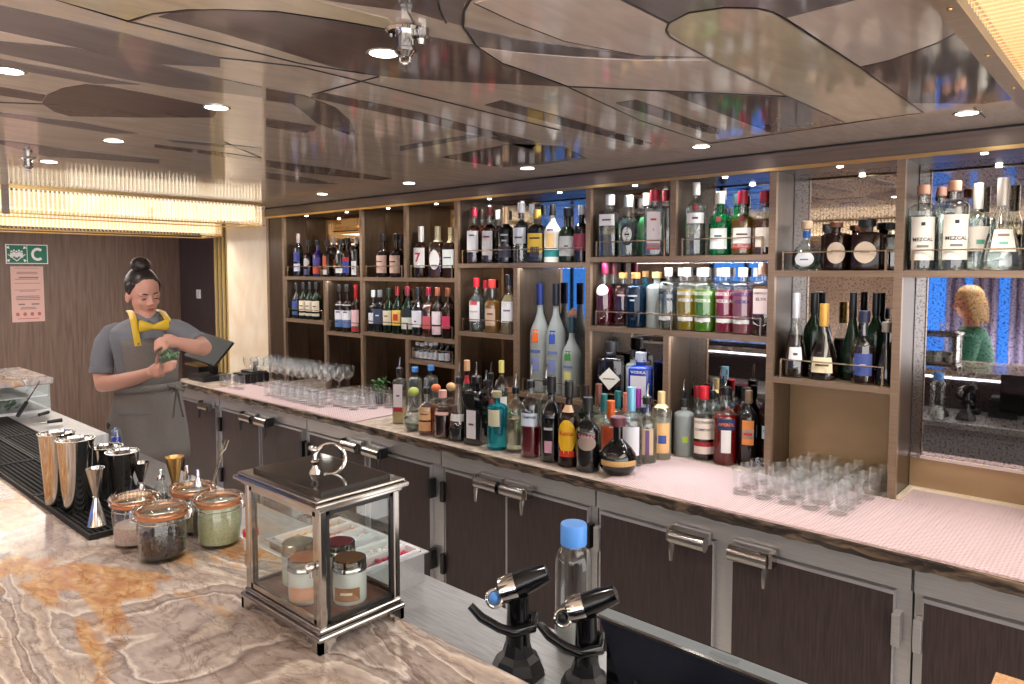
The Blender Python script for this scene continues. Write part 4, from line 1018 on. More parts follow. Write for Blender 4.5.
CB(426.7, 435, 378, .045, 'squat', 'amber bourbon with peach labels and black pourer at the counter front', glass='glass', liq=(170, 70, 20), lvl=.58, pour=True, labs=[(.32, .58, (222, 176, 126), .8), (.1, .28, (214, 160, 110), .8)], texts=[('BOURBON', .44, .6, (120, 60, 30))], group=G4)
CB(442.7, 438.5, 390, .043, 'squat', 'dark amber bottle with rosy cork at the counter front', glass='glass', liq=(80, 24, 14), lvl=.6, cap=((214, 160, 150), 'cork'), labs=[(.5, .56, (214, 170, 160), .9)], group=G4)
CB(458.8, 441, 361.7, .05, 'cone', 'tall conical clear flask with white band and dark liquor in the foot', glass='glass', liq=(30, 26, 40), lvl=.2, pour=True, labs=[(.3, .4, (236, 234, 232), 1.3)], group=G4)
CB(467, 428, 360, .034, 'wine', 'slim black bottle with cork and red collar in the second row', glass='black_glass', cap=((206, 160, 120), 'cork'), labs=[(.66, .78, (170, 30, 50), 1.5)], group=G4)
CB(476.4, 445, 362, .048, 'bar', 'black square liqueur bottle with white side label and pourer', glass='black_glass', pour=True, labs=[(.1, .5, (216, 212, 214), .5)], texts=[('TRIPLE', .3, .35, (90, 80, 80))], rz=.2, group=G4)
CB(486, 433, 370, .036, 'std', 'clear bottle with pink label and pourer in the second row', glass='glass', liq=(214, 120, 150), lvl=.4, pour=True, labs=[(.3, .5, (220, 170, 180), 1.)], group=G4)
CB(491, 428, 362, .036, 'std', 'clear bottle with dark pourer and red label behind the black square liqueur', glass='glass', liq=(190, 60, 80), lvl=.4, pour=True, labs=[(.3, .5, (200, 60, 80), 1.)], group=G4)
CB(501.5, 432, 360.5, .036, 'tall', 'clear bottle with yellow cap in the second row', glass='glass', liq=(220, 220, 206), lvl=.6, cap=((222, 206, 110), 'cyl'), labs=[(.3, .5, W_, 1.)], group=G4)
CB(497.2, 450, 391, .049, 'vod', 'round teal blue bottle with cream label at the counter front', glass=pbr('aqua_glass', (40, 170, 190), .05, 0, .8, 1.35), cap=((150, 140, 110), 'cork'), labs=[(.42, .7, (206, 200, 170), .6)], group=G4)
CB(515.6, 452.6, 373, .045, 'tall', 'clear bottle with pale yellow liqueur and dark pourer at the counter front', glass='glass', liq=(236, 230, 196), lvl=.5, pour=True, group=G4)
CB(531, 458, 363, .047, 'tall', 'clear bottle half full of crimson liqueur with white and blue label', glass='glass', liq=(150, 16, 50), lvl=.38, pour=True, labs=[(.4, .56, (206, 220, 236), .9)], texts=[('CAMPARI', .51, .72, NAV)], group=G4)
CB(546, 441, 364, .04, 'wine', 'clear second row bottle with pourer between crimson and black liqueurs', glass='glass', liq=(200, 206, 200), lvl=.5, pour=True, group=G4)
CB(551.6, 462.3, 376, .05, 'wine', 'black coffee liqueur bottle with small rose label', glass='black_glass', cap=((20, 16, 18), 'cyl'), labs=[(.12, .26, (200, 150, 170), .35)], texts=[('Maria', .4, .5, (190, 190, 196))], group=G4)
CB(570.9, 467.5, 380.7, .05, 'wine', 'dark coffee liqueur bottle with large yellow label', glass='brown_glass', cap=((20, 16, 16), 'cyl'), labs=[(.16, .56, (236, 184, 30), .85, 'o'), (.13, .2, (206, 50, 36), .7), (.64, .72, (214, 180, 140), .9)], texts=[('Kahlúa', .4, .6, (190, 40, 30))], group=G4)
CB(590.6, 472, 397, .052, 'wine', 'black cream liqueur bottle with mauve arched label', glass='black_glass', cap=((20, 18, 18), 'cyl'), labs=[(.3, .5, (150, 130, 120), .8, 'o')], texts=[('BAILEYS', .5, .7, (200, 130, 130))], group=G4)
CB(614, 475.3, 416, .078, 'flask', 'ball shaped black liqueur bottle with gold band at the counter edge', glass='black_glass', cap=((90, 40, 50), 'cork'), labs=[(.2, .29, (200, 160, 100), 1.1)], group=G4)
CB(612, 460, 400.5, .045, 'std', 'clear bottle with orange neck and orange label behind the ball bottle', glass='glass', liq=(214, 120, 80), lvl=.56, foil=(226, 104, 50), labs=[(.2, .56, (206, 84, 44), .7)], group=G4)
CB(632.4, 467.3, 387, .049, 'std', 'clear tequila with pale blue neck, white label and blue flash', glass='glass', liq=(220, 226, 226), lvl=.5, foil=(130, 190, 220), labs=[(.16, .52, (228, 230, 236), .85), (.1, .2, (40, 140, 196), .4)], group=G4)
CB(647.6, 464, 383, .045, 'std', 'clear rum with pourer and beige purple label', glass='glass', liq=(200, 190, 170), lvl=.5, pour=True, labs=[(.14, .52, (206, 182, 146), .6), (.14, .5, (110, 80, 130), .2)], group=G4)
CB(660.5, 461, 391.7, .045, 'vod', 'clear bottle with cream cap and peach label beside the lower divider', glass='glass', liq=(226, 216, 190), lvl=.6, foil=(232, 206, 150), labs=[(.12, .56, (236, 188, 130), .8), (.26, .38, (50, 80, 150), .4)], group=G4)
for (px, yb, yt, c, la) in ((586.5, 452, 385, (50, 34, 34), 'brown capped bottle in the back row of the counter group'), (598, 450, 384, (140, 90, 80), 'copper capped bottle in the back row of the counter group'), (604, 455, 394, (50, 120, 124), 'left teal necked bottle in the back row of the counter group'), (618, 449, 391, (50, 120, 124), 'right teal necked bottle in the back row of the counter group'),
                        (625.5, 458, 393, (222, 130, 104), 'salmon necked bottle in the back row of the counter group'), (638, 453, 388.5, (160, 50, 160), 'purple capped bottle in the back row of the counter group')):
    CB(px, yb, yt, .038, 'std', la, glass='glass' if c[1] > 60 else 'dgreen_glass', liq=(200, 200, 180) if c[1] > 60 else None, lvl=.5, foil=c, labs=[(.2, .5, (200, 180, 150), .8)], group=G4)
# ---- right counter group
CB(689.5, 457, 399, .046, 'vod', 'frosted bottle with black cap and small lime badge', glass='frost', cap=((20, 20, 22), 'cyl'), labs=[(.26, .36, (170, 200, 60), .28)], group=G4)
CB(710.4, 457, 384, .05, 'std', 'dark amber liqueur with red cap and white label', glass='glass', liq=(66, 16, 14), lvl=.6, cap=((190, 26, 40), 'cyl'), labs=[(.3, .58, (232, 222, 206), .9), (.1, .2, (222, 206, 196), .9), (.2, .26, (150, 30, 36), .9)], texts=[('SOUTHERN', .53, .8, (30, 20, 22)), ('COMFORT', .43, .76, (30, 20, 22))], group=G4)
CB(721.5, 450, 383.5, .038, 'std', 'second red capped bottle behind the dark amber liqueur', glass='glass', liq=(110, 40, 30), lvl=.5, cap=((150, 24, 36), 'cyl'), group=G4)
CB(732.3, 461.6, 368, .052, 'std', 'scarlet aperitif with navy and white label and pourer', glass='glass', liq=(200, 26, 24), lvl=.62, pour=True, labs=[(.44, .58, NAV, .75), (.16, .44, (226, 222, 220), .4)], texts=[('APEROL', .51, .65, (222, 120, 60))], group=G4)
CB(743, 453, 383.5, .04, 'std', 'orange aperitif with black cap behind the scarlet one', glass='glass', liq=(226, 74, 30), lvl=.72, cap=((20, 20, 22), 'cyl'), group=G4)
CB(749, 464, 388, .042, 'tall', 'dark vermouth with orange and white diamond label', glass='black_glass', cap=((120, 100, 80), 'cyl'), labs=[(.3, .62, (226, 140, 70), .6), (.38, .5, (232, 226, 216), .6)], texts=[('MARTINI', .44, .5, (190, 40, 50))], group=G4)
CB(760, 464, 384, .044, 'tall', 'dark red bitter with pale blue label beside the divider', glass='brown_glass', cap=((130, 110, 96), 'cyl'), labs=[(.36, .52, (190, 210, 222), .9)], texts=[('CAMPARI', .46, .75, NAV)], group=G4)
CB(735, 446, 372, .036, 'tall', 'clear bottle with black pourer at the back of the right counter group', glass='glass', liq=(210, 214, 206), lvl=.5, pour=True, group=G4)
CB(716, 443, 374, .034, 'tall', 'clear pouring bottle at the back behind the red caps', glass='glass', liq=(214, 206, 200), lvl=.5, pour=True, group=G4)
CB(763, 455, 383, .034, 'tall', 'black capped bottle behind the dark red bitter', glass='black_glass', group=G4)

def relax_bottles():
    """nudge neighbours on the same board apart so that no two bottles share space"""
    lv = {}
    for t, r in BOTTLES: lv.setdefault(round(t.location.z, 2) if t.location.z > .9 else .86, []).append((t, r))
    for z, L in lv.items():
        shelf = z > .9
        bnd = {}
        for t, r in L:
            x0, x1 = -9., 9.
            if shelf:
                for (a, b, zz) in SH.values():
                    if abs(zz - z) < .02 and a - .05 < t.location.x < b + .05: x0, x1 = a, b
                if abs(z - 1.656) < .02 or abs(z - 1.765) < .02:
                    for xd in (-3.467, -1.617):
                        if x0 < xd < x1:
                            if t.location.x < xd: x1 = xd - DX
                            else: x0 = xd + DX
            bnd[t.name] = (x0 + r, x1 - r, YS + .013 + r, YM - .003 - r) if shelf else (x0, x1, 2.34 + r, YM - .01 - r)
        for it in range(60):
            for i in range(len(L)):
                a, ra = L[i]
                for j in range(i + 1, len(L)):
                    b, rb = L[j]
                    d = Vector((b.location.x - a.location.x, b.location.y - a.location.y)); m = ra + rb + .002 - d.length
                    if m > 0 and d.length > 1e-5:
                        d = d.normalized() * (m * .5)
                        a.location.x -= d.x; a.location.y -= d.y; b.location.x += d.x; b.location.y += d.y
                x0, x1, y0, y1 = bnd[a.name]
                if x1 > x0: a.location.x = min(max(a.location.x, x0), x1)
                if y1 > y0: a.location.y = min(max(a.location.y, y0), y1)
relax_bottles()

# ================================================================== GLASSWARE
def tumbler_mb(r=.038, h=.09):
    return MB().lathe([(0, .0), (r * .86, 0), (r * .9, .004), (r, h), (r - .002, h + .0008), (r - .0035, h - .002), (r * .84, .014), (0, .012)], 18).torus((0, 0, h), r - .001, .0016, 20, 6)
ORD = ['first', 'second', 'third', 'fourth', 'fifth', 'sixth', 'seventh', 'eighth', 'ninth', 'tenth', 'eleventh', 'twelfth']
tsrc = tumbler_mb().build('tumbler', M['glassware'], None)
first = True
for j in range(6):
    for i in range(5):
        y = 2.55 + .084 * j; x = -1.135 + .086 * i + random.uniform(-.004, .004) + (.02 if j > 2 else 0)
        if y > 2.8 and (x > -.765 or x < -1.1): continue
        if first: o = tsrc; first = False
        else: o = tsrc.copy(); COL.objects.link(o)
        o.location = (x, y + random.uniform(-.003, .003), ZL if y + .04 < 2.855 else (ZL if y < 2.84 else ZB))
        tag(o, 'tumbler in the packed right-hand block, %s row from the front, %s from the left' % (ORD[j], ORD[i]), 'glass', 'tumblers packed on the right of the counter')
for j, (y, xs) in enumerate(((2.455, [-4.40 + .088 * i for i in range(8)]), (2.545, [-4.45 + .088 * i for i in range(11)]), (2.635, [-3.86 + .088 * i for i in range(5)]), (2.725, [-3.82 + .088 * i for i in range(5)]), (2.815, [-3.8 + .088 * i for i in range(4)]))):
    for i, x in enumerate(xs):
        o = tsrc.copy(); COL.objects.link(o)
        o.location = (x + random.uniform(-.004, .004), y, ZL)
        tag(o, 'tumbler near the stemmed glasses, %s row from the counter edge, %s from the left' % (ORD[j], ORD[i]), 'glass', 'tumblers on the left of the counter')
for i in range(3):
    o = tsrc.copy(); COL.objects.link(o); o.location = (-4.97 + .09 * i, 2.43 + .01 * i, ZL if i else ZL)
    tag(o, 'lone clear tumbler next to the till, %s of the little row' % ('first', 'second', 'third')[i], 'glass')
ct = thing('coupe_glass', 'clear stemmed coupe glass in the tall rows on the left of the counter', 'glass', (0, 0, 0), 0, 'stemmed glasses on the left of the counter')
MB().lathe([(.004, .075), (.02, .08), (.036, .094), (.043, .112), (.044, .135), (.0425, .136), (.041, .113), (.034, .097), (.018, .084), (0, .081)], 18).torus((0, 0, .1355), .0432, .0013, 20, 6).build('bowl', M['glassware'], ct)
MB().tube([(0, 0, .004), (0, 0, .03), (0, 0, .077)], [.005, .0032, .0045], 8).build('stem', M['glassware'], ct)
MB().lathe([(0, 0), (.034, 0), (.035, .002), (.02, .004), (.004, .008), (0, .008)], 18).build('foot', M['glassware'], ct)
cnt = 0
for j, y in enumerate((2.635, 2.728, 2.815)):
    for i in range(11):
        x = -4.99 + .097 * i + .03 * (j % 2) + random.uniform(-.004, .004)
        if j == 0 and x > -3.98: continue
        if x > -3.93: continue
        c = ct if cnt == 0 else copy_tree(ct)
        c.location = (x, y + random.uniform(-.004, .004), ZL); cnt += 1
        c.scale = (1.1, 1.1, 1.42)
        c['label'] = 'stemmed coupe glass left on the counter, %s row from the front, %s from the left' % (ORD[j], ORD[i])

# ================================================================== GUEST BAR THINGS
# ---- rubber drip mats
mat_base = mat_rib = None
COLN = ['guest side', 'bartender side']
for j in range(2):
    for i in range(4):
        x1 = -1.745 - i * .425; x0 = x1 - .418; y0 = .533 + j * .12; y1 = y0 + .117
        t = thing('drip_mat', 'black ribbed rubber drip mat in the %s row, %s from the shakers' % (COLN[j], ['nearest', 'second', 'third', 'fourth'][i]), 'bar mat', (x0, y0, ZF), 0, 'rubber drip mats along the guest bar')
        if mat_base is None:
            w, d = .418, .117
            mat_base = MB().box(0, w, 0, d, 0, .004).box(0, w, 0, .006, .004, .012).box(0, w, d - .006, d, .004, .012).box(0, .006, .006, d - .006, .004, .012).box(w - .006, w, .006, d - .006, .004, .012).build('tray', M['black_soft'], t, smooth=False)
            mb = MB()
            for a in range(32):
                for b in range(8):
                    xx = .012 + a * .0125; yy = .011 + b * .0125
                    mb.box(xx, xx + .007, yy, yy + .007, .004, .010)
            mat_rib = mb.build('nubs', M['black_soft'], t, smooth=False); mat_rib['kind'] = 'stuff'
        else:
            inst(mat_base, 'tray', t); o = inst(mat_rib, 'nubs', t); o['kind'] = 'stuff'
MZ = ZF + .0105
def seat(px, yb, r, z):
    p = atz(px, yb, z); d = np.array(p[:2]) / np.linalg.norm(p[:2]); q = p[:2] + d * r * .9
    return q
def topz(px, yt, q):
    # height of the pixel row at the same distance
    dd = (np.array([q[0], q[1], 0]) - C0) @ FW
    v = ray(px, yt); k = (q[1]) / v[1]
    return H + v[2] * k
def tin(px, yb, yt, r, label):
    q = seat(px, yb, r, MZ); h = topz(px, yt, q) - MZ
    t = thing('shaker_tin', label, 'shaker', (q[0], q[1], MZ), 0, 'shaker tins on the drip mats')
    MB().lathe([(0, .001), (r * .68, 0), (r * .72, .003), (r * .99, h - .004), (r * 1.03, h - .002), (r * 1.03, h), (r * .98, h), (r * .95, h - .006), (r * .68, .006), (0, .006)], 28).build('cup', M['chrome'], t)
    MB().torus((0, 0, h - .001), r * 1.01, .0016, 28, 6).build('rolled_rim', M['chrome'], t)
tin(59, 507, 434, .0405, 'tall polished shaker tin, front left of the group')
tin(78, 514, 440, .042, 'tall polished shaker tin right of the front left one')
tin(108, 500, 447, .038, 'shorter shaker tin in the second row, left')
tin(124, 506, 452, .0385, 'shorter shaker tin in the second row, right')
def jigger(px, yb, yt, r, label, z=None, q=None):
    z = MZ if z is None else z
    q = seat(px, yb, r, z) if q is None else q
    h = topz(px, yt, q) - z
    t = thing('jigger', label, 'jigger', (q[0], q[1], z), 0, 'double cone jiggers')
    MB().lathe([(r, 0), (r * .97, .001), (r * .28, h * .46), (r * .24, h * .5)], 22).build('lower_cone', M['chrome'], t)
    MB().lathe([(r * .24, h * .5), (r * .34, h * .56), (r * .95, h), (r * .9, h), (r * .28, h * .58), (0, h * .56)], 22).build('upper_cone', M['gold'] if px > 160 else M['steel_pol'], t)
    MB().torus((0, 0, h * .5), r * .27, .002, 16, 6).build('waist_ring', M['chrome'], t)
jigger(97, 527, 469, .021, 'steel double jigger at the front end of the mat')
jigger(142, 505, 463, .021, 'steel double jigger behind the pink contents jar')
qq = np.array([aty(175, 480, .735)[0], .735]); jigger(175, 500, 457, .023, 'brassy double jigger behind the middle jars', ZF, qq)
def dasher(px, yt, Y, label):
    q = np.array([aty(px, 480, Y)[0], Y]); h = topz(px, yt, q) - ZF
    t = thing('dasher_bottle', label, 'bottle', (q[0], q[1], ZF), 0, 'little dasher bottles behind the jars')
    r = .0155
    b = MB().lathe([(0, 0), (r, 0), (r, h * .55), (r * .5, h * .68), (r * .45, h * .76)], 16).build('glass_body', M['glass'], t)
    MB().lathe([(0, .004), (r - .003, .004), (r - .003, h * .4), (0, h * .4)], 14).build('bitters', liquid((150, 140, 120)), b)
    MB().lathe([(r * .62, h * .74), (r * .62, h * .82), (r * .3, h * .86), (r * .22, h), (0, h)], 12).build('dasher_top', M['chrome'], t)
dasher(161, 470, .735, 'dasher bottle with steel top, leftmost behind the jars')
dasher(187, 466, .752, 'dasher bottle with steel top, second behind the jars')
dasher(198, 470, .712, 'dasher bottle with steel top, rightmost behind the jars')
q = np.array([aty(116, 440, .745)[0], .745]); z = topz(116, 428, q)
t = thing('blue_pourer', 'steel pour spout with blue collar standing behind the shakers', 'pourer', (q[0], q[1], ZF))
MB().lathe([(.016, 0), (.017, .1), (.012, .15), (.009, z - ZF - .05)], 14).build('bottle_neck', M['glass'], t)
MB().lathe([(.0125, z - ZF - .05), (.0135, z - ZF - .045), (.0125, z - ZF - .026), (.006, z - ZF - .024), (0, z - ZF - .024)], 14).build('collar', plastic((30, 70, 180)), t)
MB().tube([(0, 0, z - ZF - .026), (0, 0, z - ZF)], [.004, .003], 8).build('spout', M['chrome'], t)
# fork stirrer
a = aty(205, 500, .757); bpt = aty(216, 470, .757); cpt = aty(222, 452, .757)
t = thing('fork_stirrer', 'long steel bar fork with three prongs leaning behind the jars', 'bar fork', (0, 0, 0))
base = Vector((a[0] - .02, .757, ZF + .002)); tip = Vector(cpt)
MB().tube([base, (base + tip) / 2, tip], [.002, .002, .0026], 8).build('handle', M['chrome'], t)
dv = (tip - base).normalized()
for k in (-1, 0, 1):
    s = Vector((.7, .7, 0)) * .006 * k
    MB().tube([tip, tip + dv * .008 + s, tip + dv * .036 + s * 1.25], [.0022, .002, .0012], 6).build('prong', M['chrome'], t)

# ---- clip-top jars
M['seal'] = pbr('orange_rubber_seal', (226, 140, 92), .45, 0, .3, 1.3)
M['lid_edge'] = pbr('lid_edge_glass', (232, 176, 140), .12, 0, .75, 1.4)
M['jar'] = thin_glass('jar_glass', (248, 251, 250), .02, 1.5, 1.3)
def clip_jar(x, y, r, h, cont, lvl, label, grains=False, rz=0.):
    t = thing('clip_top_jar', label, 'jar', (x, y, ZF), rz, 'clip-top glass jars')
    hb = h * .74
    b = MB().lathe([(0, 0), (r * .82, 0), (r * .9, .004), (r * .94, .02), (r * .98, hb - .012), (r * .9, hb - .004), (r * .9, hb), (r * .85, hb), (r * .85, hb - .006), (r * .9, .02), (r * .8, .006), (0, .006)], 32).build('glass_body', M['jar'], t)
    if grains:
        mb = MB(); rr = r * .84
        for k in range(420):
            a = random.uniform(0, 2 * PI); q = rr * math.sqrt(random.uniform(.1, 1)); z = .010 + random.uniform(0, hb * lvl)
            if q < rr * .75 and z < hb * lvl * .75: z = hb * lvl + random.uniform(-.004, .004)
            mb.ell((q * math.cos(a), q * math.sin(a), z), (.0042, .003, .003), 6, 4, (random.uniform(0, 3), random.uniform(0, 3), 0))
        mb.lathe([(0, .008), (rr * .92, .008), (rr * .92, hb * lvl), (0, hb * lvl)], 24)
        o = mb.build('contents', grain('jar_contents_%d' % cont[0], cont, tuple(int(c * .6) for c in cont), (60, 60, 60), .5), b); o['kind'] = 'stuff'
    else:
        MB().lathe([(0, .008), (r * .86, .008), (r * .9, .02), (r * .9, hb * lvl), (r * .5, hb * lvl + .002), (0, hb * lvl)], 28).build('contents', grain('jar_contents_%d_%d' % (cont[0], cont[1]), cont, tuple(int(c * .82) for c in cont), (60, 60, 60), .7, bump=.4), b)
    MB().torus((0, 0, hb + .004), r * .93, .0036, 36, 8).build('rubber_seal', M['seal'], t)
    lid = MB().lathe([(r * .9, hb + .006), (r * 1.0, hb + .008), (r * 1.0, hb + .016), (r * .9, hb + .021), (r * .74, hb + .023), (r * .72, hb + .018), (0, hb + .018)], 32).build('glass_lid', M['jar'], t)
    MB().torus((0, 0, hb + .013), r * 1.0, .0042, 36, 6).build('lid_edge', M['lid_edge'], lid)
    w = MB()
    w.torus((0, 0, hb - .008), r * .93, .0014, 36, 5)
    for s in (-1, 1):
        w.tube([(s * r * .94, -.012, hb - .008), (s * r * 1.16, -.010, hb - .004), (s * r * 1.22, -.008, hb + .012), (s * r * 1.05, -.006, hb + .022)], .0014, 6)
        w.tube([(s * r * .94, .012, hb - .008), (s * r * 1.16, .010, hb - .004), (s * r * 1.22, .008, hb + .012), (s * r * 1.05, .006, hb + .022)], .0014, 6)
        w.torus((s * r * 1.14, 0, hb + .004), .012, .0016, 14, 5, (0, PI / 2, 0))
    w.build('wire_clasp', M['chrome'], t)
clip_jar(-1.655, .598, .047, .118, (206, 176, 166), .5, 'clip-top jar with pale pink powder, left of the four jars', rz=.6)
clip_jar(-1.532, .606, .0495, .12, (58, 34, 34), .5, 'clip-top jar of dark dried berries, front of the four jars', True, rz=.9)
clip_jar(-1.637, .718, .046, .118, (206, 190, 140), .45, 'clip-top jar of pale dried peel, back of the four jars', True, rz=.5)
clip_jar(-1.517, .722, .0475, .12, (184, 186, 146), .8, 'clip-top jar full of green powder, right of the four jars', rz=.7)
t = thing('red_cap_pot', 'tiny pot with red and white lid beside the green powder jar', 'pot', (-1.435, .752, ZF))
MB().lathe([(0, 0), (.015, 0), (.016, .03), (0, .03)], 16).build('pot', M['white_plastic'], t)
MB().lathe([(.017, .03), (.017, .042), (0, .043)], 16).build('lid', plastic((200, 40, 60)), t)

# ---- glass lantern box
LX0, LX1, LY0, LY1 = -1.19, -.954, .612, .772
lt = thing('glass_display_box', 'square glass display box with polished steel frame and ring handle on the onyx', 'display box', (0, 0, 0))
st = M['steel_pol']
for (x, y) in ((LX0, LY0), (LX1, LY0), (LX0, LY1), (LX1, LY1)):
    sx = 1 if x == LX0 else -1; sy = 1 if y == LY0 else -1
    fx, fy = x - sx * .006, y - sy * (.006 if sy > 0 else .002)
    bxs = lambda dx_, dy_, z0_, z1_: (min(fx, fx + sx * dx_), max(fx, fx + sx * dx_), min(fy, fy + sy * dy_), max(fy, fy + sy * dy_), ZF + z0_, ZF + z1_)
    MB().box(*bxs(.034, .008, .010, .0195)).box(*bxs(.022, .008, 0, .010)).box(*bxs(.008, .03, .010, .0195)).box(*bxs(.008, .02, 0, .010)).build('foot', st, lt, smooth=False)
    MB().box(min(x, x + sx * .014), max(x, x + sx * .014), min(y, y + sy * .014), max(y, y + sy * .014), ZF + .036, ZF + .226).build('corner_post', st, lt, smooth=False, bevel=.003)
MB().box(LX0 - .008, LX1 + .008, LY0 - .008, LY1 + .004, ZF + .019, ZF + .028).box(LX0 - .002, LX1 + .002, LY0 - .002, LY1, ZF + .028, ZF + .037).build('base_moulding', st, lt, smooth=False, bevel=.003)
MB().box(LX0 + .012, LX1 - .012, LY0 + .012, LY1 - .012, ZF + .037, ZF + .041).build('wood_floor', grain('red_wood', (110, 66, 54), (134, 86, 70), (4, 40, 4), .4), lt, smooth=False)
for (x0, x1, y0, y1) in ((LX0 + .014, LX1 - .014, LY0 + .004, LY0 + .006), (LX0 + .014, LX1 - .014, LY1 - .006, LY1 - .004), (LX0 + .004, LX0 + .006, LY0 + .014, LY1 - .014), (LX1 - .006, LX1 - .004, LY0 + .014, LY1 - .014)):
    pn = MB().box(x0, x1, y0, y1, ZF + .04, ZF + .222).build('pane', M['pane'], lt, smooth=False)
    fr = MB(); dx = x1 - x0 > .05
    if dx: fr.box(x0, x0 + .008, y0 - .002, y1 + .002, ZF + .04, ZF + .222).box(x1 - .008, x1, y0 - .002, y1 + .002, ZF + .04, ZF + .222).box(x0, x1, y0 - .002, y1 + .002, ZF + .04, ZF + .048).box(x0, x1, y0 - .002, y1 + .002, ZF + .214, ZF + .222)
    else: fr.box(x0 - .002, x1 + .002, y0, y0 + .006, ZF + .04, ZF + .222).box(x0 - .002, x1 + .002, y1 - .006, y1, ZF + .04, ZF + .222).box(x0 - .002, x1 + .002, y0, y1, ZF + .04, ZF + .046).box(x0 - .002, x1 + .002, y0, y1, ZF + .216, ZF + .222)
    fr.build('pane_frame', M['black_plastic'] if not dx else st, pn, smooth=False)
MB().box(LX0 - .004, LX1 + .004, LY0 - .004, LY1 + .003, ZF + .224, ZF + .232).box(LX0 - .014, LX1 + .014, LY0 - .014, LY1 + .010, ZF + .232, ZF + .240).box(LX0 - .008, LX1 + .008, LY0 - .008, LY1 + .006, ZF + .240, ZF + .246).build('lid_moulding', st, lt, smooth=False, bevel=.0025)
MB().box(LX0 + .012, LX1 - .012, LY0 + .012, LY1 - .012, ZF + .246, ZF + .252).build('lid_glass', pbr('smoked_lid_glass', (60, 56, 54), .06, .4), lt, smooth=False)
cx, cy = (LX0 + LX1) / 2, (LY0 + LY1) / 2
MB().torus((cx + .024, cy + .004, ZF + .276), .026, .0034, 28, 8, (PI / 2 - .25, 0, .85), arc=1.62 * PI, a0=-.62 * PI).lathe([(0, ZF + .252), (.011, ZF + .252), (.008, ZF + .258), (.004, ZF + .266), (.007, ZF + .272), (0, ZF + .28)], 14, (cx + .006, cy - .014, 0)).ell((cx + .004, cy - .016, ZF + .294), (.013, .007, .006), 12, 8).build('ring_handle', M['chrome'], lt)
MB().ell((LX1 - .018, LY0 - .006, ZF + .135), (.007, .009, .007), 12, 8).lathe([(.003, 0), (.003, .02)], 8, (LX1 - .018, LY0 - .004, ZF + .118)).build('door_knob', M['chrome'], lt)
for z in (.075, .185): MB().box(LX0 - .004, LX0 + .002, LY0 + .0, LY0 + .012, ZF + z, ZF + z + .02).build('hinge', st, lt, smooth=False)
def pot(x, y, lidc, labc, label, txt=None):
    t = thing('storage_pot', label, 'pot', (x, y, ZF + .041), .75, 'little pots in the display box')
    r, h = .0285, .072
    MB().lathe([(0, 0), (r * .95, 0), (r, .003), (r, h * .72), (r * .92, h * .76)], 26).build('pot_body', pbr('pot_white_glass', (214, 212, 206), .12, 0, .2, 1.4), t)
    MB().lathe([(r * .96, h * .74), (r * 1.02, h * .75), (r * 1.02, h * .82), (r * .97, h * .86), (r * 1.0, h * .9), (r * .99, h), (r * .9, h + .001), (0, h + .001)], 26).build('metal_lid', M['steel_pol'], t)
    MB().lathe([(0, h + .0012), (r * .86, h + .0012), (r * .86, h + .0018), (0, h + .0018)], 24).build('lid_sticker', paper(lidc), t)
    P = [(r, 0), (r, h)]
    vs, fs = wrap(P, None, h * .1, h * .42, .8, .0005)
    lb = MB().add(vs, fs).build('label', paper(labc), t)
    if txt:
        vs, fs = wrap(P, None, h * .26, h * .32, .35, .001)
        MB().add(vs, fs).build('print_line', paper((226, 206, 180)), lb)
pot(-1.132, .682, (120, 122, 106), (190, 196, 176), 'white pot with grey green lid, left inside the display box')
pot(-1.062, .652, (190, 120, 90), (210, 150, 120), 'white pot with terracotta lid, front inside the display box')
pot(-1.078, .732, (150, 50, 70), (206, 190, 186), 'white pot with dark red lid, back inside the display box')
pot(-1.004, .702, (134, 92, 60), (150, 100, 62), 'white pot with brown lid and brown label, right inside the display box', 1)

# ---- garnish trays on the work counter
def tray(x0, x1, y0, y1, n, conts, label):
    t = thing('garnish_tray', label, 'tray', (0, 0, 0), 0)
    z0, z1 = ZW, ZW + .085
    mb = MB()
    mb.box(x0, x1, y0, y1, z0, z0 + .004)
    for (a, b, c, d) in ((x0, x1, y0, y0 + .004), (x0, x1, y1 - .004, y1), (x0, x0 + .004, y0 + .004, y1 - .004), (x1 - .004, x1, y0 + .004, y1 - .004)): mb.box(a, b, c, d, z0 + .004, z1)
    for (a, b, c, d) in ((x0 - .01, x1 + .01, y0 - .01, y0), (x0 - .01, x1 + .01, y1, y1 + .01), (x0 - .01, x0, y0, y1), (x1, x1 + .01, y0, y1)): mb.box(a, b, c, d, z1 - .003, z1)
    mb.build('steel_pan', M['steel'], t, smooth=False)
    w = (x1 - x0 - .012) / n
    for k in range(n):
        a, b = x0 + .006 + k * w + .003, x0 + .006 + (k + 1) * w - .003; c, d = y0 + .008, y1 - .008
        ins = MB()
        for (p0, p1, p2, p3) in ((a, b, c, c + .004), (a, b, d - .004, d), (a, a + .004, c + .004, d - .004), (b - .004, b, c + .004, d - .004)): ins.box(p0, p1, p2, p3, z0 + .02, z1 + .006)
        ins.box(a, b, c, d, z0 + .016, z0 + .02)
        io = ins.build('insert', M['white_plastic'], t, smooth=False)
        if conts[k]:
            mb = MB()
            for q in range(26):
                mb.ell((random.uniform(a + .014, b - .014), random.uniform(c + .016, d - .016), z0 + .07 + random.uniform(0, .012)), (.011, .009, .006), 8, 5, (random.uniform(-1, 1), random.uniform(-1, 1), 0))
            mb.box(a + .005, b - .005, c + .005, d - .005, z0 + .02, z0 + .068)
            o = mb.build('garnish', pbr('garnish_%d_%d' % conts[k][:2], conts[k], .45), io); o['kind'] = 'stuff'
tray(-1.86, -1.462, 1.03, 1.265, 6, [(226, 160, 60), (224, 150, 110), (226, 222, 216), None, (232, 226, 222), (180, 30, 70)], 'long steel garnish tray with white inserts behind the display box')
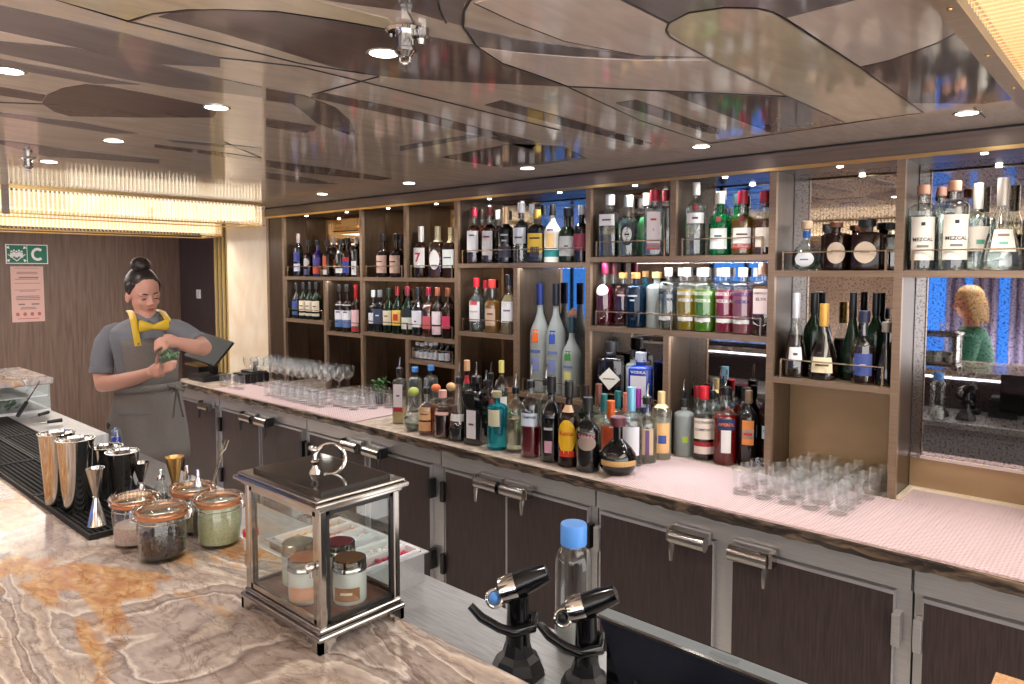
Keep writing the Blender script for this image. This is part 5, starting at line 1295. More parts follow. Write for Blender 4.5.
tray(-2.02, -1.70, .80, .985, 3, [(110, 140, 70), (222, 180, 170), (226, 206, 190)], 'smaller garnish tray with lime and pink fruit left of the long tray')
for i in range(3):
    x = -1.98 + .09 * i
    t = thing('tray_spoon', 'small spoon handle standing in the smaller garnish tray, %s of three' % ('left', 'middle', 'right')[i], 'spoon', (0, 0, 0))
    MB().tube([(x, .9, ZW + .06), (x + .01, .93, ZW + .11), (x + .018, .95, ZW + .16)], [.003, .0025, .004], 8).build('handle', M['chrome'], t)
    MB().ell((x - .002, .893, ZW + .05), (.011, .014, .005), 12, 6, (.8, 0, 0)).build('spoon_bowl', M['chrome'], t)

# ---- water bottle, bottle stoppers on stands, monitor, board
q = seat(573, 655, .04, ZW)
t = thing('water_bottle', 'tall clear glass water bottle with bright blue cap on the steel work counter', 'bottle', (q[0], q[1], ZW))
h = topz(573, 523, q) - ZW; r = .0415
bb = MB().lathe([(0, 0), (r * .9, 0), (r, .006), (r, h * .66), (r * .97, h * .72), (r * .86, h * .77), (r * .7, h * .8), (r * .6, h * .82), (r * .6, h * .87)], 30).build('glass_body', M['jar'], t)
MB().lathe([(0, .006), (r * .86, .006), (r * .88, .05), (r * .6, .075), (0, .085)], 24).build('glass_punt', pbr('white_punt', (226, 228, 226), .2, 0, .5, 1.4), bb)
MB().lathe([(r * .66, h * .835), (r * .71, h * .835), (r * .72, h * .845), (r * .72, h * .985), (r * .69, h), (0, h)], 30).build('cap', plastic((84, 146, 222), .4), t)

M['gun_gloss'] = pbr('glossy_black', (14, 14, 17), .14)
def stopper_stand(px, pyb, label, s=1.0, rz=0., head=0):
    q = atz(px, pyb, ZW)
    t = thing('bar_tap_gun', label, 'drink gun', (q[0], q[1], ZW), rz, 'drink guns in their stands')
    bk = M['black_plastic']
    MB().lathe([(0, 0), (.058 * s, 0), (.056 * s, .014), (.046 * s, .034), (.034 * s, .044), (.026 * s, .07)], 8).build('base', bk, t, smooth=False)
    MB().tube([(0, 0, .055), (0, 0, .12 * s), (.0, .0, .17 * s)], [.027 * s, .024 * s, .022 * s], 14).build('post', M['gun_gloss'], t)
    z = .18 * s
    MB().tube([(-.036 * s, -.01, z - .004), (-.01, 0, z + .004), (.028 * s, .008, z + .022), (.06 * s, .014, z + .036)], [.024 * s, .026 * s, .024 * s, .018 * s], 14).build('grip', M['gun_gloss'], t)
    MB().tube([(-.034 * s, -.007, z - .004), (-.018 * s, -.004, z + .002), (-.004 * s, 0, z + .007)], [.0275 * s, .029 * s, .0285 * s], 16).build('chrome_clamp', M['chrome'], t)
    MB().torus((-.046 * s, -.016, z - .018), .017 * s, .0045 * s, 18, 8, (1.2, .5, .2)).build('clamp_ring', M['chrome'], t)
    MB().ell((-.046 * s, -.02, z - .016), (.012, .011, .013), 12, 8).build('nozzle', plastic((90, 150, 226)) if head == 0 else bk, t)
    MB().tube([(-.095 * s, -.034, .150 * s), (-.07 * s, -.036, .128 * s), (-.03 * s, -.04, .112 * s), (.0, -.04, .106 * s), (.034 * s, -.012, .106 * s), (.032 * s, .02, .116 * s), (.0, .034, .112 * s)], [.008, .010, .010, .0105, .0105, .0105, .009], 10).build('hose', M['gun_gloss'], t)
stopper_stand(518, 672, 'black drink gun stand with chrome clamp and blue nozzle', 1.0, .5)
stopper_stand(586, 692, 'black drink gun stand right in front of the tall water bottle', .95, .35, 1)

mo = thing('touch_monitor', 'black touch screen monitor seen from behind, cut by the bottom edge', 'monitor', (0, 0, 0))
x0, x1, y0, zt = -.672, -.20, .966, 1.12
MB().add([(x0, y0, zt), (x1, y0, zt), (x1 - .05, y0 + .012, .885), (x0 + .085, y0 + .012, .885), (x0 + .004, y0 + .016, zt), (x1, y0 + .016, zt), (x1 - .05, y0 + .03, .885), (x0 + .085, y0 + .03, .885)],
         [(0, 3, 2, 1), (4, 5, 6, 7), (0, 1, 5, 4), (1, 2, 6, 5), (2, 3, 7, 6), (3, 0, 4, 7)]).build('rear_cover', pbr('monitor_black', (20, 22, 30), .25), mo, smooth=False)
MB().add([(x0 - .004, y0 - .002, zt + .002), (x1, y0 - .002, zt + .002), (x1, y0 + .004, zt - .004), (x0 - .004, y0 + .004, zt - .004)], [(0, 1, 2, 3)]).box(x0 - .004, x1, y0 - .003, y0 + .004, zt, zt + .004).build('chrome_edge', M['steel_pol'], mo, smooth=False)
MB().box(x0 - .006, x1, y0 + .004, y0 + .032, zt - .004, zt + .004).build('top_bezel', pbr('monitor_grey', (112, 118, 122), .45), mo, smooth=False)
MB().box(x0 + .19, x0 + .235, y0 + .012, y0 + .024, zt + .004, zt + .0048).build('sensor_window', pbr('monitor_grey_dark', (96, 102, 106), .4), mo, smooth=False)
MB().box(x0 - .008, x1, y0 + .032, y0 + .036, .9, zt + .003).build('screen', pbr('screen_black', (8, 8, 10), .08), mo, smooth=False)
MB().box(x0 + .2, x0 + .3, y0 + .02, y0 + .06, ZW + .01, .9).box(x0 + .12, x0 + .38, y0 - .06, y0 + .12, ZW, ZW + .012).build('stand', M['black_plastic'], mo, smooth=False)
for (dx, dz, w) in ((.115, -.115, .009), (.09, -.118, .006), (.066, -.088, .006)):
    MB().box(x0 + dx, x0 + dx + w, y0 + .0015, y0 + .006, zt + dz, zt + dz + w).build('port_mark', M['white_plastic'] if w > .006 else M['black_soft'], mo, smooth=False)
pr2 = thing('receipt_printer', 'black receipt printer on the work counter, seen in the right mirror', 'printer', (-.67, .86, ZW))
MB().box(-.075, .075, -.085, .085, 0, .11).build('body', M['black_plastic'], pr2, smooth=False, bevel=.006)
MB().box(-.07, .07, -.06, .08, .11, .125).build('paper_cover', pbr('printer_lid', (50, 52, 58), .3), pr2, smooth=False, bevel=.004)
hs = thing('handset', 'black telephone handset on its cradle, seen in the right mirror', 'telephone', (-.84, .86, ZW))
MB().box(-.04, .04, -.05, .05, 0, .03).build('cradle', M['black_plastic'], hs, smooth=False, bevel=.006)
MB().tube([(0, 0, .02), (.004, .004, .06), (.006, .006, .11), (0, 0, .145)], [(.022, .016), (.016, .012), (.016, .012), (.022, .016)], 12).build('receiver', M['gun_gloss'], hs)
p = atz(1008, 684, ZF)
t = thing('wooden_block', 'corner of a light wooden block at the bottom right edge', 'wood block', (0, 0, 0))
c1 = atz(996, 672, ZF)
MB().box(c1[0], c1[0] + .25, c1[1] - .12, c1[1] - .0, ZW, ZF).build('block', grain('cork_wood', (196, 150, 100), (170, 122, 76), (30, 30, 4), .5), t, smooth=False)

# ---- display case at the bar end
t = thing('garnish_case', 'low glass fruit case with onyx lid at the far left end of the bar', 'display case', (0, 0, 0))
gx0, gx1, gy0, gy1 = -3.98, -3.5, .25, .94
MB().box(gx0, gx1, gy0, gy1, ZF, ZF + .012).build('floor_plate', M['steel'], t, smooth=False)
MB().box(gx0 - .01, gx1 + .01, gy0, gy1 + .012, ZF + .118, ZF + .145).build('onyx_lid', M['onyx'], t, smooth=False, bevel=.004)
MB().box(gx0, gx0 + .02, gy0, gy1, ZF + .012, ZF + .118).build('back_wall', M['steel'], t, smooth=False)
MB().box(gx1 - .006, gx1, gy0, gy1, ZF + .012, ZF + .118).build('pane', M['pane'], t, smooth=False)
MB().box(gx0 + .02, gx1, gy1 - .006, gy1, ZF + .012, ZF + .118).build('pane', M['pane'], t, smooth=False)
MB().box(gx0 + .02, gx1 - .008, gy0, gy1 - .008, ZF + .066, ZF + .072).build('shelf', M['white_plastic'], t, smooth=False)
for i in range(2):
    y = .42 + .22 * i
    pl = thing('fruit_plate', 'white plate of %s inside the fruit case' % ('lime slices' if i else 'pink grapefruit'), 'plate', (-3.72, y, ZF + .072), 0, 'plates in the fruit case')
    MB().lathe([(0, 0), (.06, 0), (.098, .012), (.1, .014), (.06, .004), (0, .003)], 28).build('plate', M['white_plastic'], pl)
    for k in range(7):
        a = k * .9; MB().lathe([(0, 0), (.02, 0), (.02, .006), (0, .006)], 14, (.045 * math.cos(a), .045 * math.sin(a), .005 + .003 * (k % 3))).build('fruit_slice', pbr('fruit_%d' % i, (170, 196, 80) if i else (226, 150, 140), .4), pl)
# tongs and knife on the mats
p0 = atz(28, 412, MZ); p1 = atz(46, 380, MZ)
t = thing('black_tongs', 'black handled tongs leaning against the fruit case', 'tongs', (0, 0, 0))
hb = Vector((-3.42, .80, ZF + .009)); ht = Vector((gx1 + .014, .90, ZF + .135))
MB().tube([hb, hb * .6 + ht * .4], .008, 8).build('grip', M['black_plastic'], t); MB().tube([hb * .6 + ht * .4, ht], [.003, .002], 8).build('arm', M['chrome'], t)
for i, (xa, ya, xb, yb, la) in enumerate(((32, 424, 62, 420, 'black handled bar knife lying nearest the mats'), (30, 418, 48, 412, 'black handled peeler lying behind the bar knife'))):
    A, B_ = Vector(atz(xa, ya, MZ + .006)), Vector(atz(xb, yb, MZ + .006))
    t = thing('bar_knife', la, 'knife', (0, 0, 0))
    MB().tube([A * .5 + B_ * .5, B_], [.007, .008], 8).build('handle', M['black_plastic'], t)
    MB().tube([A, A * .5 + B_ * .5], [(.002, .001), (.010, .0012)], 8, upv=(0, 1, 0)).build('blade', M['chrome'], t)
p = atz(14, 408, MZ)
o = MB()
for k in range(40): o.ell((p[0] + random.gauss(0, .03), min(p[1], .80) + random.gauss(0, .02), MZ + .012 + random.uniform(0, .02)), (.012, .008, .003), 6, 4, (random.uniform(-1, 1), random.uniform(-1, 1), random.uniform(0, 3)))
tag(o.build('mint_bunch', pbr('mint_leaf', (120, 150, 110), .5), None), 'loose bunch of pale mint leaves on the mat by the fruit case', 'herbs', kind='stuff')

# ================================================================== BACK COUNTER THINGS
# ---- till
q = atz(205, 380, ZB)
till = thing('till_terminal', 'black touch screen till on its stand at the far end of the back counter', 'till', (q[0], 2.52, ZB))
MB().box(-.13, .13, -.1, .12, 0, .045).build('base', M['black_plastic'], till, smooth=False, bevel=.006)
MB().obox((0, .03, .11), (.06, .04, .16), (.25, 0, 0)).build('neck', M['black_plastic'], till, smooth=False, bevel=.004)
MB().obox((0.02, .0, .235), (.34, .025, .235), (-.75, .18, .25)).build('screen_housing', M['black_soft'], till, smooth=False, bevel=.006)
MB().obox((0.02 + .004, .0 - .011, .235 - .0095), (.30, .003, .2), (-.75, .18, .25)).build('screen', pbr('till_screen', (16, 18, 26), .35), till, smooth=False)
pr = thing('receipt_printer', 'low black receipt printer right of the till', 'printer', (q[0] + .32, 2.70, ZB))
MB().box(-.09, .09, -.1, .1, 0, .07).build('body', M['black_plastic'], pr, smooth=False, bevel=.006)
MB().box(-.085, .085, -.04, .09, .07, .085).build('paper_cover', pbr('printer_lid', (50, 52, 58), .3), pr, smooth=False, bevel=.004)
MB().tube([(.03, .02, .085), (.03, .02, .15)], .02, 12).build('paper_roll', M['black_plastic'], pr)
bx = thing('card_box', 'black box with brass rim behind the bartender elbow', 'box', (q[0] - .33, 2.62, ZB))
MB().box(-.12, .12, -.08, .08, 0, .075).build('body', M['black_plastic'], bx, smooth=False)
MB().box(-.123, .123, -.083, .083, .075, .09).build('rim', M['gold'], bx, smooth=False)
# ---- herb pots
def herb(px, yb, label):
    p = atz(px, yb, ZB); t = thing('herb_pot', label, 'herb pot', (p[0], min(p[1], 2.8), ZB))
    MB().lathe([(0, 0), (.03, 0), (.038, .06), (.034, .06), (.03, .05), (0, .05)], 18).build('pot', M['black_plastic'], t)
    for k in range(34):
        a = random.uniform(0, 2 * PI); rr = random.uniform(.005, .055); z = .07 + random.uniform(0, .09)
        MB().ell((rr * math.cos(a), rr * math.sin(a), z), (.014, .009, .0025), 8, 4, (random.uniform(-.8, .8), random.uniform(-.8, .8), a)).build('leaf', pbr('herb_leaf', (58, 110, 52), .5), t)
    MB().tube([(0, 0, .05), (.004, 0, .1), (0, .004, .14)], .002, 6).build('stem', pbr('herb_leaf', (58, 110, 52), .5), t)
herb(381, 404, 'small leafy herb pot left of the pink label bottle')
herb(511, 440, 'small leafy herb pot between the second row bottles')

# ================================================================== WALL SIGNS
SX = XL + .002
s0 = atx(5, 244, XL); s1 = atx(48, 264, XL)
t = thing('assembly_sign', 'green assembly station sign with white letter C on the wooden wall', 'sign', (0, 0, 0))
ya, yb_, za, zb_ = s0[1], s1[1], s1[2], s0[2]
MB().box(XL, XL + .006, ya, yb_, za, zb_).build('white_board', M['white_plastic'], t, smooth=False)
ym = ya + (yb_ - ya) * .5; g = .008
grn = pbr('sign_green', (16, 112, 88), .4)
MB().box(XL + .006, XL + .008, ya + g, ym - g / 3, za + g, zb_ - g).build('green_panel', grn, t, smooth=False)
MB().box(XL + .006, XL + .008, ym + g / 3, yb_ - g, za + g, zb_ - g).build('green_panel', grn, t, smooth=False)
zz = (za + zb_) / 2; hh = zb_ - za
yl = (ym + yb_) / 2; cpts = []
for rr_ in (.34, .2):
    seq = [(yl + hh * rr_ * .86 * math.cos(a_), zz + hh * rr_ * math.sin(a_)) for a_ in [.8 + (2 * PI - 1.6) * q / 24 for q in range(25)]]
    cpts += seq if rr_ == .34 else seq[::-1]
MB().add([(XL + .0095, y_, z_) for y_, z_ in cpts], [(i, i + 1, 48 - i, 49 - i) for i in range(24)]).build('letter', M['white_plastic'], t, smooth=False)
yc = (ya + ym) / 2
pic = MB()
def tri(y, z, a, s):
    pts = [(XL + .0095, y + s * math.cos(a + k * 2.094), z + s * math.sin(a + k * 2.094)) for k in range(3)]
    pic.add(pts, [(0, 1, 2)])
for (sy, sz) in ((-1, -1), (1, -1), (-1, 1), (1, 1)): tri(yc + sy * hh * .36, zz + sz * hh * .33, math.atan2(-sz, -sy), hh * .1)
for k in range(5):
    y = yc + (k - 2) * hh * .11; z = zz + (.05 if k % 2 else .0) * hh
    pic.add([(XL + .0095, y + hh * .05 * math.cos(a * PI / 4), z + hh * .13 + hh * .05 * math.sin(a * PI / 4)) for a in range(8)], [tuple(range(8))])
    pic.add([(XL + .0095, y - hh * .06, z - hh * .18), (XL + .0095, y + hh * .06, z - hh * .18), (XL + .0095, y + hh * .06, z + hh * .06), (XL + .0095, y - hh * .06, z + hh * .06)], [(0, 1, 2, 3)])
for s in (-1, 1): pic.add([(XL + .0095, yc + s * hh * .40, zz - hh * .02), (XL + .0095, yc + s * hh * .36, zz + hh * .0), (XL + .0095, yc, zz - hh * .32), (XL + .0095, yc, zz - hh * .38)], [(0, 1, 2, 3)])
pic.build('people_pictogram', M['white_plastic'], t, smooth=False)
s2 = atx(10, 265, XL); s3 = atx(45, 321, XL)
t = thing('wall_notice', 'pale pink printed notice under the green assembly sign', 'notice', (0, 0, 0))
ya, yb_, zb_, za = s2[1], s3[1], s2[2] - .012, s3[2]
MB().box(XL, XL + .004, ya, yb_, za, zb_).build('sheet', pbr('notice_pink', (214, 176, 168), .6), t, smooth=False)
ink = paper((126, 104, 104)); red = paper((186, 96, 96)); yw = yb_ - ya; zh = zb_ - za; yc = (ya + yb_) / 2
MB().box(XL + .004, XL + .0045, ya + yw * .12, yb_ - yw * .14, zb_ - zh * .035, zb_ - zh * .028).build('print_line', ink, t, smooth=False)
for (f, w, hgt, mt) in ((.10, .62, .012, ink), (.125, .66, .012, red), (.3, .8, .008, ink), (.42, .78, .008, ink), (.44, .5, .01, ink), (.53, .7, .014, ink), (.56, .76, .014, ink), (.59, .72, .014, ink), (.735, .44, .012, ink), (.76, .5, .012, ink), (.935, .66, .012, red)):
    MB().box(XL + .004, XL + .0045, yc - yw * w / 2, yc + yw * w / 2, zb_ - zh * (f + hgt), zb_ - zh * f).build('print_line', mt, t, smooth=False)
for (yo, f, w, hgt) in ((.04, .19, .6, .022), (-.02, .225, .7, .01), (-.2, .67, .2, .024), (.22, .67, .24, .024)):
    MB().box(XL + .004, XL + .0045, yc + yw * (yo - w / 2), yc + yw * (yo + w / 2), zb_ - zh * (f + hgt), zb_ - zh * f).build('print_line', ink, t, smooth=False)
for k in range(4):
    y = yc + (k - 1.5) * yw * .22
    MB().add([(XL + .005, y + yw * .06 * math.cos(a * PI / 4), zb_ - zh * .86 + yw * .07 * math.sin(a * PI / 4)) for a in range(8)], [tuple(range(8))]).build('print_icon', red, t, smooth=False)
p = aty(199, 294, YB)
t = thing('light_switch', 'small white switch plate on the dark wall left of the gold strips', 'switch', (p[0], YB, p[2]))
MB().box(-.045, .045, -.008, 0, -.045, .045).build('plate', M['white_plastic'], t, smooth=False, bevel=.002)
MB().box(-.02, .02, -.011, -.008, -.03, .03).build('rocker', pbr('switch_grey', (206, 206, 210), .4), t, smooth=False)

# ================================================================== PEOPLE
def remeshed(mb, name, mat, parent, voxel=.006, smooth_it=4):
    o = mb.build(name, mat, parent, angle=180)
    r = o.modifiers.new('join', 'REMESH'); r.mode = 'VOXEL'; r.voxel_size = voxel; r.use_smooth_shade = True
    if smooth_it:
        s = o.modifiers.new('soft', 'SMOOTH'); s.factor = .5; s.iterations = smooth_it
    return o
def loft(mb, secs, u, f, seg=28, p=2.3):
    """stack of rounded sections: (centre, half width along u, half depth along f); closed"""
    u, f = Vector(u), Vector(f); vs, fs = [], []
    for (c, a, b) in secs:
        c = Vector(c)
        for k in range(seg):
            an = 2 * PI * k / seg; ca, sa = math.cos(an), math.sin(an)
            q = (abs(ca) ** p + abs(sa) ** p) ** (-1 / p)
            vs.append(c + u * (a * q * ca) + f * (b * q * sa))
    n = len(secs)
    for i in range(n - 1):
        for k in range(seg):
            k2 = (k + 1) % seg; fs.append((i * seg + k, i * seg + k2, (i + 1) * seg + k2, (i + 1) * seg + k))
    fs.append(tuple(reversed(range(seg)))); fs.append(tuple((n - 1) * seg + k for k in range(seg)))
    return mb.add(vs, fs)
def sheet(secs, u, f, a0, a1, seg=20, p=2.3, thick=.003):
    """open part of a stack of sections, from angle a0 to a1 (pi/2 is the front)"""
    u, f = Vector(u), Vector(f); vs, fs = [], []
    for (c, a, b) in secs:
        c = Vector(c)
        for k in range(seg + 1):
            an = a0 + (a1 - a0) * k / seg; ca, sa = math.cos(an), math.sin(an)
            q = (abs(ca) ** p + abs(sa) ** p) ** (-1 / p)
            vs.append(c + u * (a * q * ca) + f * (b * q * sa))
    for i in range(len(secs) - 1):
        for k in range(seg):
            o = i * (seg + 1) + k; fs.append((o, o + 1, o + seg + 2, o + seg + 1))
    return vs, fs
def head_parts(body, person, c, fwd, upv, s, hair_mat, hair='bun', skin_lip=(176, 96, 92)):
    """adds the skull to the body mesh and returns a builder of face and hair children"""
    f = Vector(fwd).normalized(); u0 = Vector(upv); l = u0.cross(f).normalized(); w = f.cross(l).normalized()   # l: person's left, w: up
    R = Matrix((l, f, w)).transposed()
    def P(x, y, z): return Vector(c) + l * (x * s) + f * (y * s) + w * (z * s)
    def ell(mb, x, y, z, rx, ry, rz, seg=18, rg=12):
        k = MB().ell((0, 0, 0), (rx * s, ry * s, rz * s), seg, rg); o = P(x, y, z)
        mb.add([o + R @ Vector(v) for v in k.v], k.f)
    ell(body, 0, -.01, .025, .074, .092, .092)          # skull
    ell(body, 0, .018, -.035, .060, .070, .075)         # face
    ell(body, 0, .040, -.083, .034, .036, .028)         # chin
    ell(body, 0, .030, -.062, .050, .042, .035)         # jaw
    for sx in (-1, 1):
        ell(body, sx * .034, .058, -.030, .022, .018, .020)   # cheeks
        ell(body, sx * .076, -.008, -.018, .010, .020, .030)  # ears
        ell(body, sx * .028, .066, .018, .026, .014, .010)    # brow ridge
    k = MB().tube([P(0, .078, .010), P(0, .090, -.012), P(0, .100, -.030)], [.008 * s, .010 * s, .013 * s], 10); body.add(k.v, k.f)
    for sx in (-1, 1): ell(body, sx * .010, .088, -.032, .009, .010, .008, 10, 8)
    for sz in (-.056, -.064): ell(body, 0, .078, sz, .024, .010, .006, 12, 8)
    def finish(bo):
        lip = MB(); ell(lip, 0, .0835, -.055, .020, .008, .0042, 14, 8); ell(lip, 0, .082, -.0625, .018, .008, .005, 14, 8)
        lip.build('lips', pbr('lips_%d' % skin_lip[0], skin_lip, .4), bo)
        for sx in (-1, 1):
            e = MB(); ell(e, sx * .030, .0665, .0, .0135, .010, .0095, 14, 8); eo = e.build('eyelid', M['skin'], bo)
            e = MB(); ell(e, sx * .030, .0745, -.0062, .0145, .005, .0026, 12, 6); e.build('eyelash', pbr('lash', (24, 16, 14), .6), bo)
            e = MB(); k = MB().tube([P(sx * .012, .0800, .020), P(sx * .030, .0790, .026), P(sx * .046, .066, .022)], [.0026 * s, .0032 * s, .0018 * s], 6); k.build('eyebrow', pbr('brow_%s' % hair, (40, 26, 22) if hair == 'bun' else (120, 90, 60), .7), bo)
        hm = MB()
        if hair == 'bun':
            ell(hm, 0, -.022, .040, .080, .094, .090, 22, 14)
            for sx in (-1, 1): ell(hm, sx * .060, -.004, .028, .022, .058, .05)
            ho = hm.build('hair', hair_mat, bo)
            # trim the cap so the face stays free: shallow front by moving front-low points back
            for v in ho.data.vertices:
                d = v.co - Vector(c); y = d.dot(f) / s; z = d.dot(w) / s
                lim = -.012 + (z + .03) * .55
                if z < .088 and y > lim:
                    v.co -= f * s * (y - lim) * .95
            bm_ = MB(); ell(bm_, 0, -.040, .140, .048, .048, .042); bm_.ell(tuple(P(.012, -.03, .165)), (.02 * s, .02 * s, .014 * s), 12, 8)
            bm_.build('hair_bun', hair_mat, ho)
        else:
            ell(hm, 0, -.022, .030, .088, .100, .098, 22, 14)
            for k in range(26):
                a = PI * (.02 + .96 * k / 25) + PI
                x, y = .078 * math.cos(a), -.01 + .085 * math.sin(a)
                q = MB().tube([P(x * .8, y * .8, .07), P(x * 1.12, y * 1.1, .0), P(x * 1.2, y * 1.12 - .004, -.07), P(x * 1.12, y * 1.05, -.14 - .02 * (k % 3))], [.018 * s, .02 * s, .019 * s, .008 * s], 8); hm.add(q.v, q.f)
            ho = hm.build('hair', hair_mat, bo)
            for v in ho.data.vertices:
                d = v.co - Vector(c); y = d.dot(f) / s; z = d.dot(w) / s
                if z < .05 and y > .0: v.co -= f * s * (y - .0) * .9
    return finish
def finger(mb, pts, r=.0085): mb.tube(pts, [r, r * .98, r * .9, r * .72][:len(pts)] if len(pts) <= 4 else [r] * len(pts), 8)

# ---------------- bartender
D0 = 3.74
def J(x, y, dd=0.): return Vector(atd(x, y, D0 + dd))
root = J(146, 400); 
bt_ = thing('person', 'bartender in grey shirt, apron and yellow bow tie looking down at a cup', 'person', (root.x, root.y, 0))
V = Vector((FW[0], FW[1], 0)).normalized()
vd = Vector((root.x, root.y, 0)).normalized()           # from camera to her
rgt = Vector((-vd.y, vd.x, 0)) * -1                      # image right
bf = (-vd * math.cos(.28) + rgt * math.sin(.28)).normalized()
bu = Vector((-bf.y, bf.x, 0));  bu = bu if bu.dot(rgt) > 0 else -bu
inv = Matrix.Translation(-Vector((root.x, root.y, 0)))
def local(mb):
    o = Vector((root.x, root.y, 0)); mb.v = [tuple(Vector(v) - o) for v in mb.v]; return mb
body = MB()
TOR = [(148, 420, .155, .115), (148, 405, .15, .105), (148, 388, .132, .095), (147, 370, .132, .095), (146, 352, .145, .108), (146, 338, .160, .112), (146, 329, .158, .10), (145.5, 322.5, .118, .078), (145, 316, .062, .055)]
loft(body, [(J(x, y, .0), a * .94, b * .92) for x, y, a, b in TOR], bu, bf)
body.tube([J(145, 322, .0), J(145, 312, -.01), J(145, 302, -.015)], [.056, .05, .05], 16)
hipz = J(148, 418).z
for sx in (-1, 1):
    hp = Vector((root.x, root.y, 0)) + bu * (.085 * sx)
    body.tube([hp + Vector((0, 0, hipz)), hp + bf * .01 + Vector((0, 0, .68)), hp + bf * .015 + Vector((0, 0, .50)), hp - bf * .01 + Vector((0, 0, .34)), hp - bf * .02 + Vector((0, 0, .07))], [.085, .078, .056, .052, .036], 14)
    body.tube([hp - bf * .05 + Vector((0, 0, .045)), hp + bf * .04 + Vector((0, 0, .045)), hp + bf * .14 + Vector((0, 0, .03))], [.035, .04, .028], 12)
# arms
RA = [J(113, 334, .0), J(105, 350, -.015), J(102, 372, -.03), J(103.5, 384, -.06), J(120, 382, -.13), J(138, 377, -.21), J(152, 372, -.265)]
body.tube(RA, [.05, .05, .046, .044, .042, .034, .026], 16)
LA = [J(175, 330, .0), J(187, 336, -.045), J(197, 342.5, -.09), J(203, 347.5, -.13), J(194, 347, -.19), J(182, 344, -.235), J(174, 342, -.265)]
body.tube(LA, [.05, .049, .046, .043, .039, .032, .026], 16)
# right hand (image left) holds the cup from below
CUP = J(168.5, 357, -.305)
body.tube([J(150, 372.5, -.26), J(156, 370.5, -.275), J(163, 369, -.285)], [(.026, .02), (.038, .018), (.036, .016)], 14)
for k in range(4):
    finger(body, [J(161, 366 + 2.6 * k, -.29), J(166, 364 + 2.6 * k, -.345), J(172, 362 + 2.4 * k, -.362), J(177.5 - k * .8, 361 + 2.2 * k, -.348)], .0092)
finger(body, [J(157, 366, -.27), J(157, 360, -.29), J(159, 354, -.305), J(161.5, 350.5, -.31)], .0098)
# left hand (image right) over the cup
body.tube([J(176, 342, -.26), J(170, 341, -.28), J(164, 341.5, -.295)], [(.026, .02), (.036, .018), (.036, .016)], 14)
for k in range(4):
    finger(body, [J(166, 338.5 + 2.2 * k, -.295 - .006 * k), J(160, 338.5 + 2.6 * k, -.312 - .006 * k), J(155.5, 342 + 2.6 * k, -.318 - .006 * k), J(155, 346.5 + 2.0 * k, -.312 - .004 * k)], .009)
finger(body, [J(169, 344, -.29), J(166, 348, -.32), J(163, 351, -.33), J(161, 353.5, -.33)], .0095)
hf = (-vd * .80 + rgt * .36 + Vector((0, 0, -.30))).normalized()
up_h = (Vector((0, 0, 1)) - rgt * .10).normalized()
fin = head_parts(body, bt_, J(143.5, 293, -.02), hf, up_h, 1.0, None, 'bun')
bo = remeshed(local(body), 'body', M['skin'], bt_, .0048, 3)
class Shift:
    pass
_old_build = MB.build
def face_children():
    # face pieces are built in world space, then moved into the person's frame
    before = set(bpy.data.objects)
    M['hair_dark'] = grain('dark_brown_hair', (30, 20, 18), (46, 32, 27), (40, 40, 8), .4)
    globals()['HAIRMAT'] = M['hair_dark']
    fin2 = head_parts(MB(), bt_, J(143.5, 293, -.02), hf, up_h, 1.0, M['hair_dark'], 'bun')
    fin2(bo)
    o = Vector((root.x, root.y, 0))
    for ob in set(bpy.data.objects) - before:
        for v in ob.data.vertices: v.co -= o
face_children()
# shirt
M['shirt'] = grain('grey_shirt', (110, 112, 120), (124, 126, 133), (60, 60, 60), .8, 0, 8.0)
M['apron'] = grain('grey_linen_apron', (108, 102, 98), (130, 124, 119), (90, 90, 20), .85, 0, 8.0, bump=.2)
M['yellow'] = pbr('yellow_leather', (222, 184, 44), .45)
sh = MB()
loft(sh, [(J(x, y, .0), a + .008, b + .008) for x, y, a, b in TOR[:-1]] + [(J(145, 317.5, -.004), .07, .064)], bu, bf)
sh.tube([J(122, 329, .0), J(114, 333.5, .0), J(107, 343, -.008), J(103, 357, -.02), J(101.5, 371, -.032)], [.045, .059, .061, .057, .055], 18)
sh.tube([J(166, 328, .0), J(174, 329.5, -.01), J(183, 333.5, -.04), J(191, 338, -.07), J(198, 342.5, -.095)], [.045, .057, .058, .054, .051], 18)
sho = remeshed(local(sh), 'shirt', M['shirt'], bt_, .007, 5)
for (a_, b_, r_) in ((J(101.8, 367.5, -.03), J(101.3, 374, -.034), .0585), (J(195.5, 340.8, -.085), J(199.8, 343.8, -.102), .0545)):
    remeshed(local(MB().tube([a_, b_], [r_, r_ * .99], 20)), 'sleeve_cuff', M['shirt'], sho, .005, 2)
co = MB()
for sx in (-1, 1):
    n0 = J(145, 314.5, -.01) + bu * (.05 * sx)
    co.tube([n0 - bf * .03 + Vector((0, 0, .012)), n0 + bf * .03, J(145, 320, -.01) + bu * (.02 * sx) + bf * .07, J(145, 325, -.01) + bu * (.05 * sx) + bf * .098], [(.006, .018), (.006, .02), (.006, .022), (.004, .006)], 10)
local(co).build('collar', M['shirt'], sho)
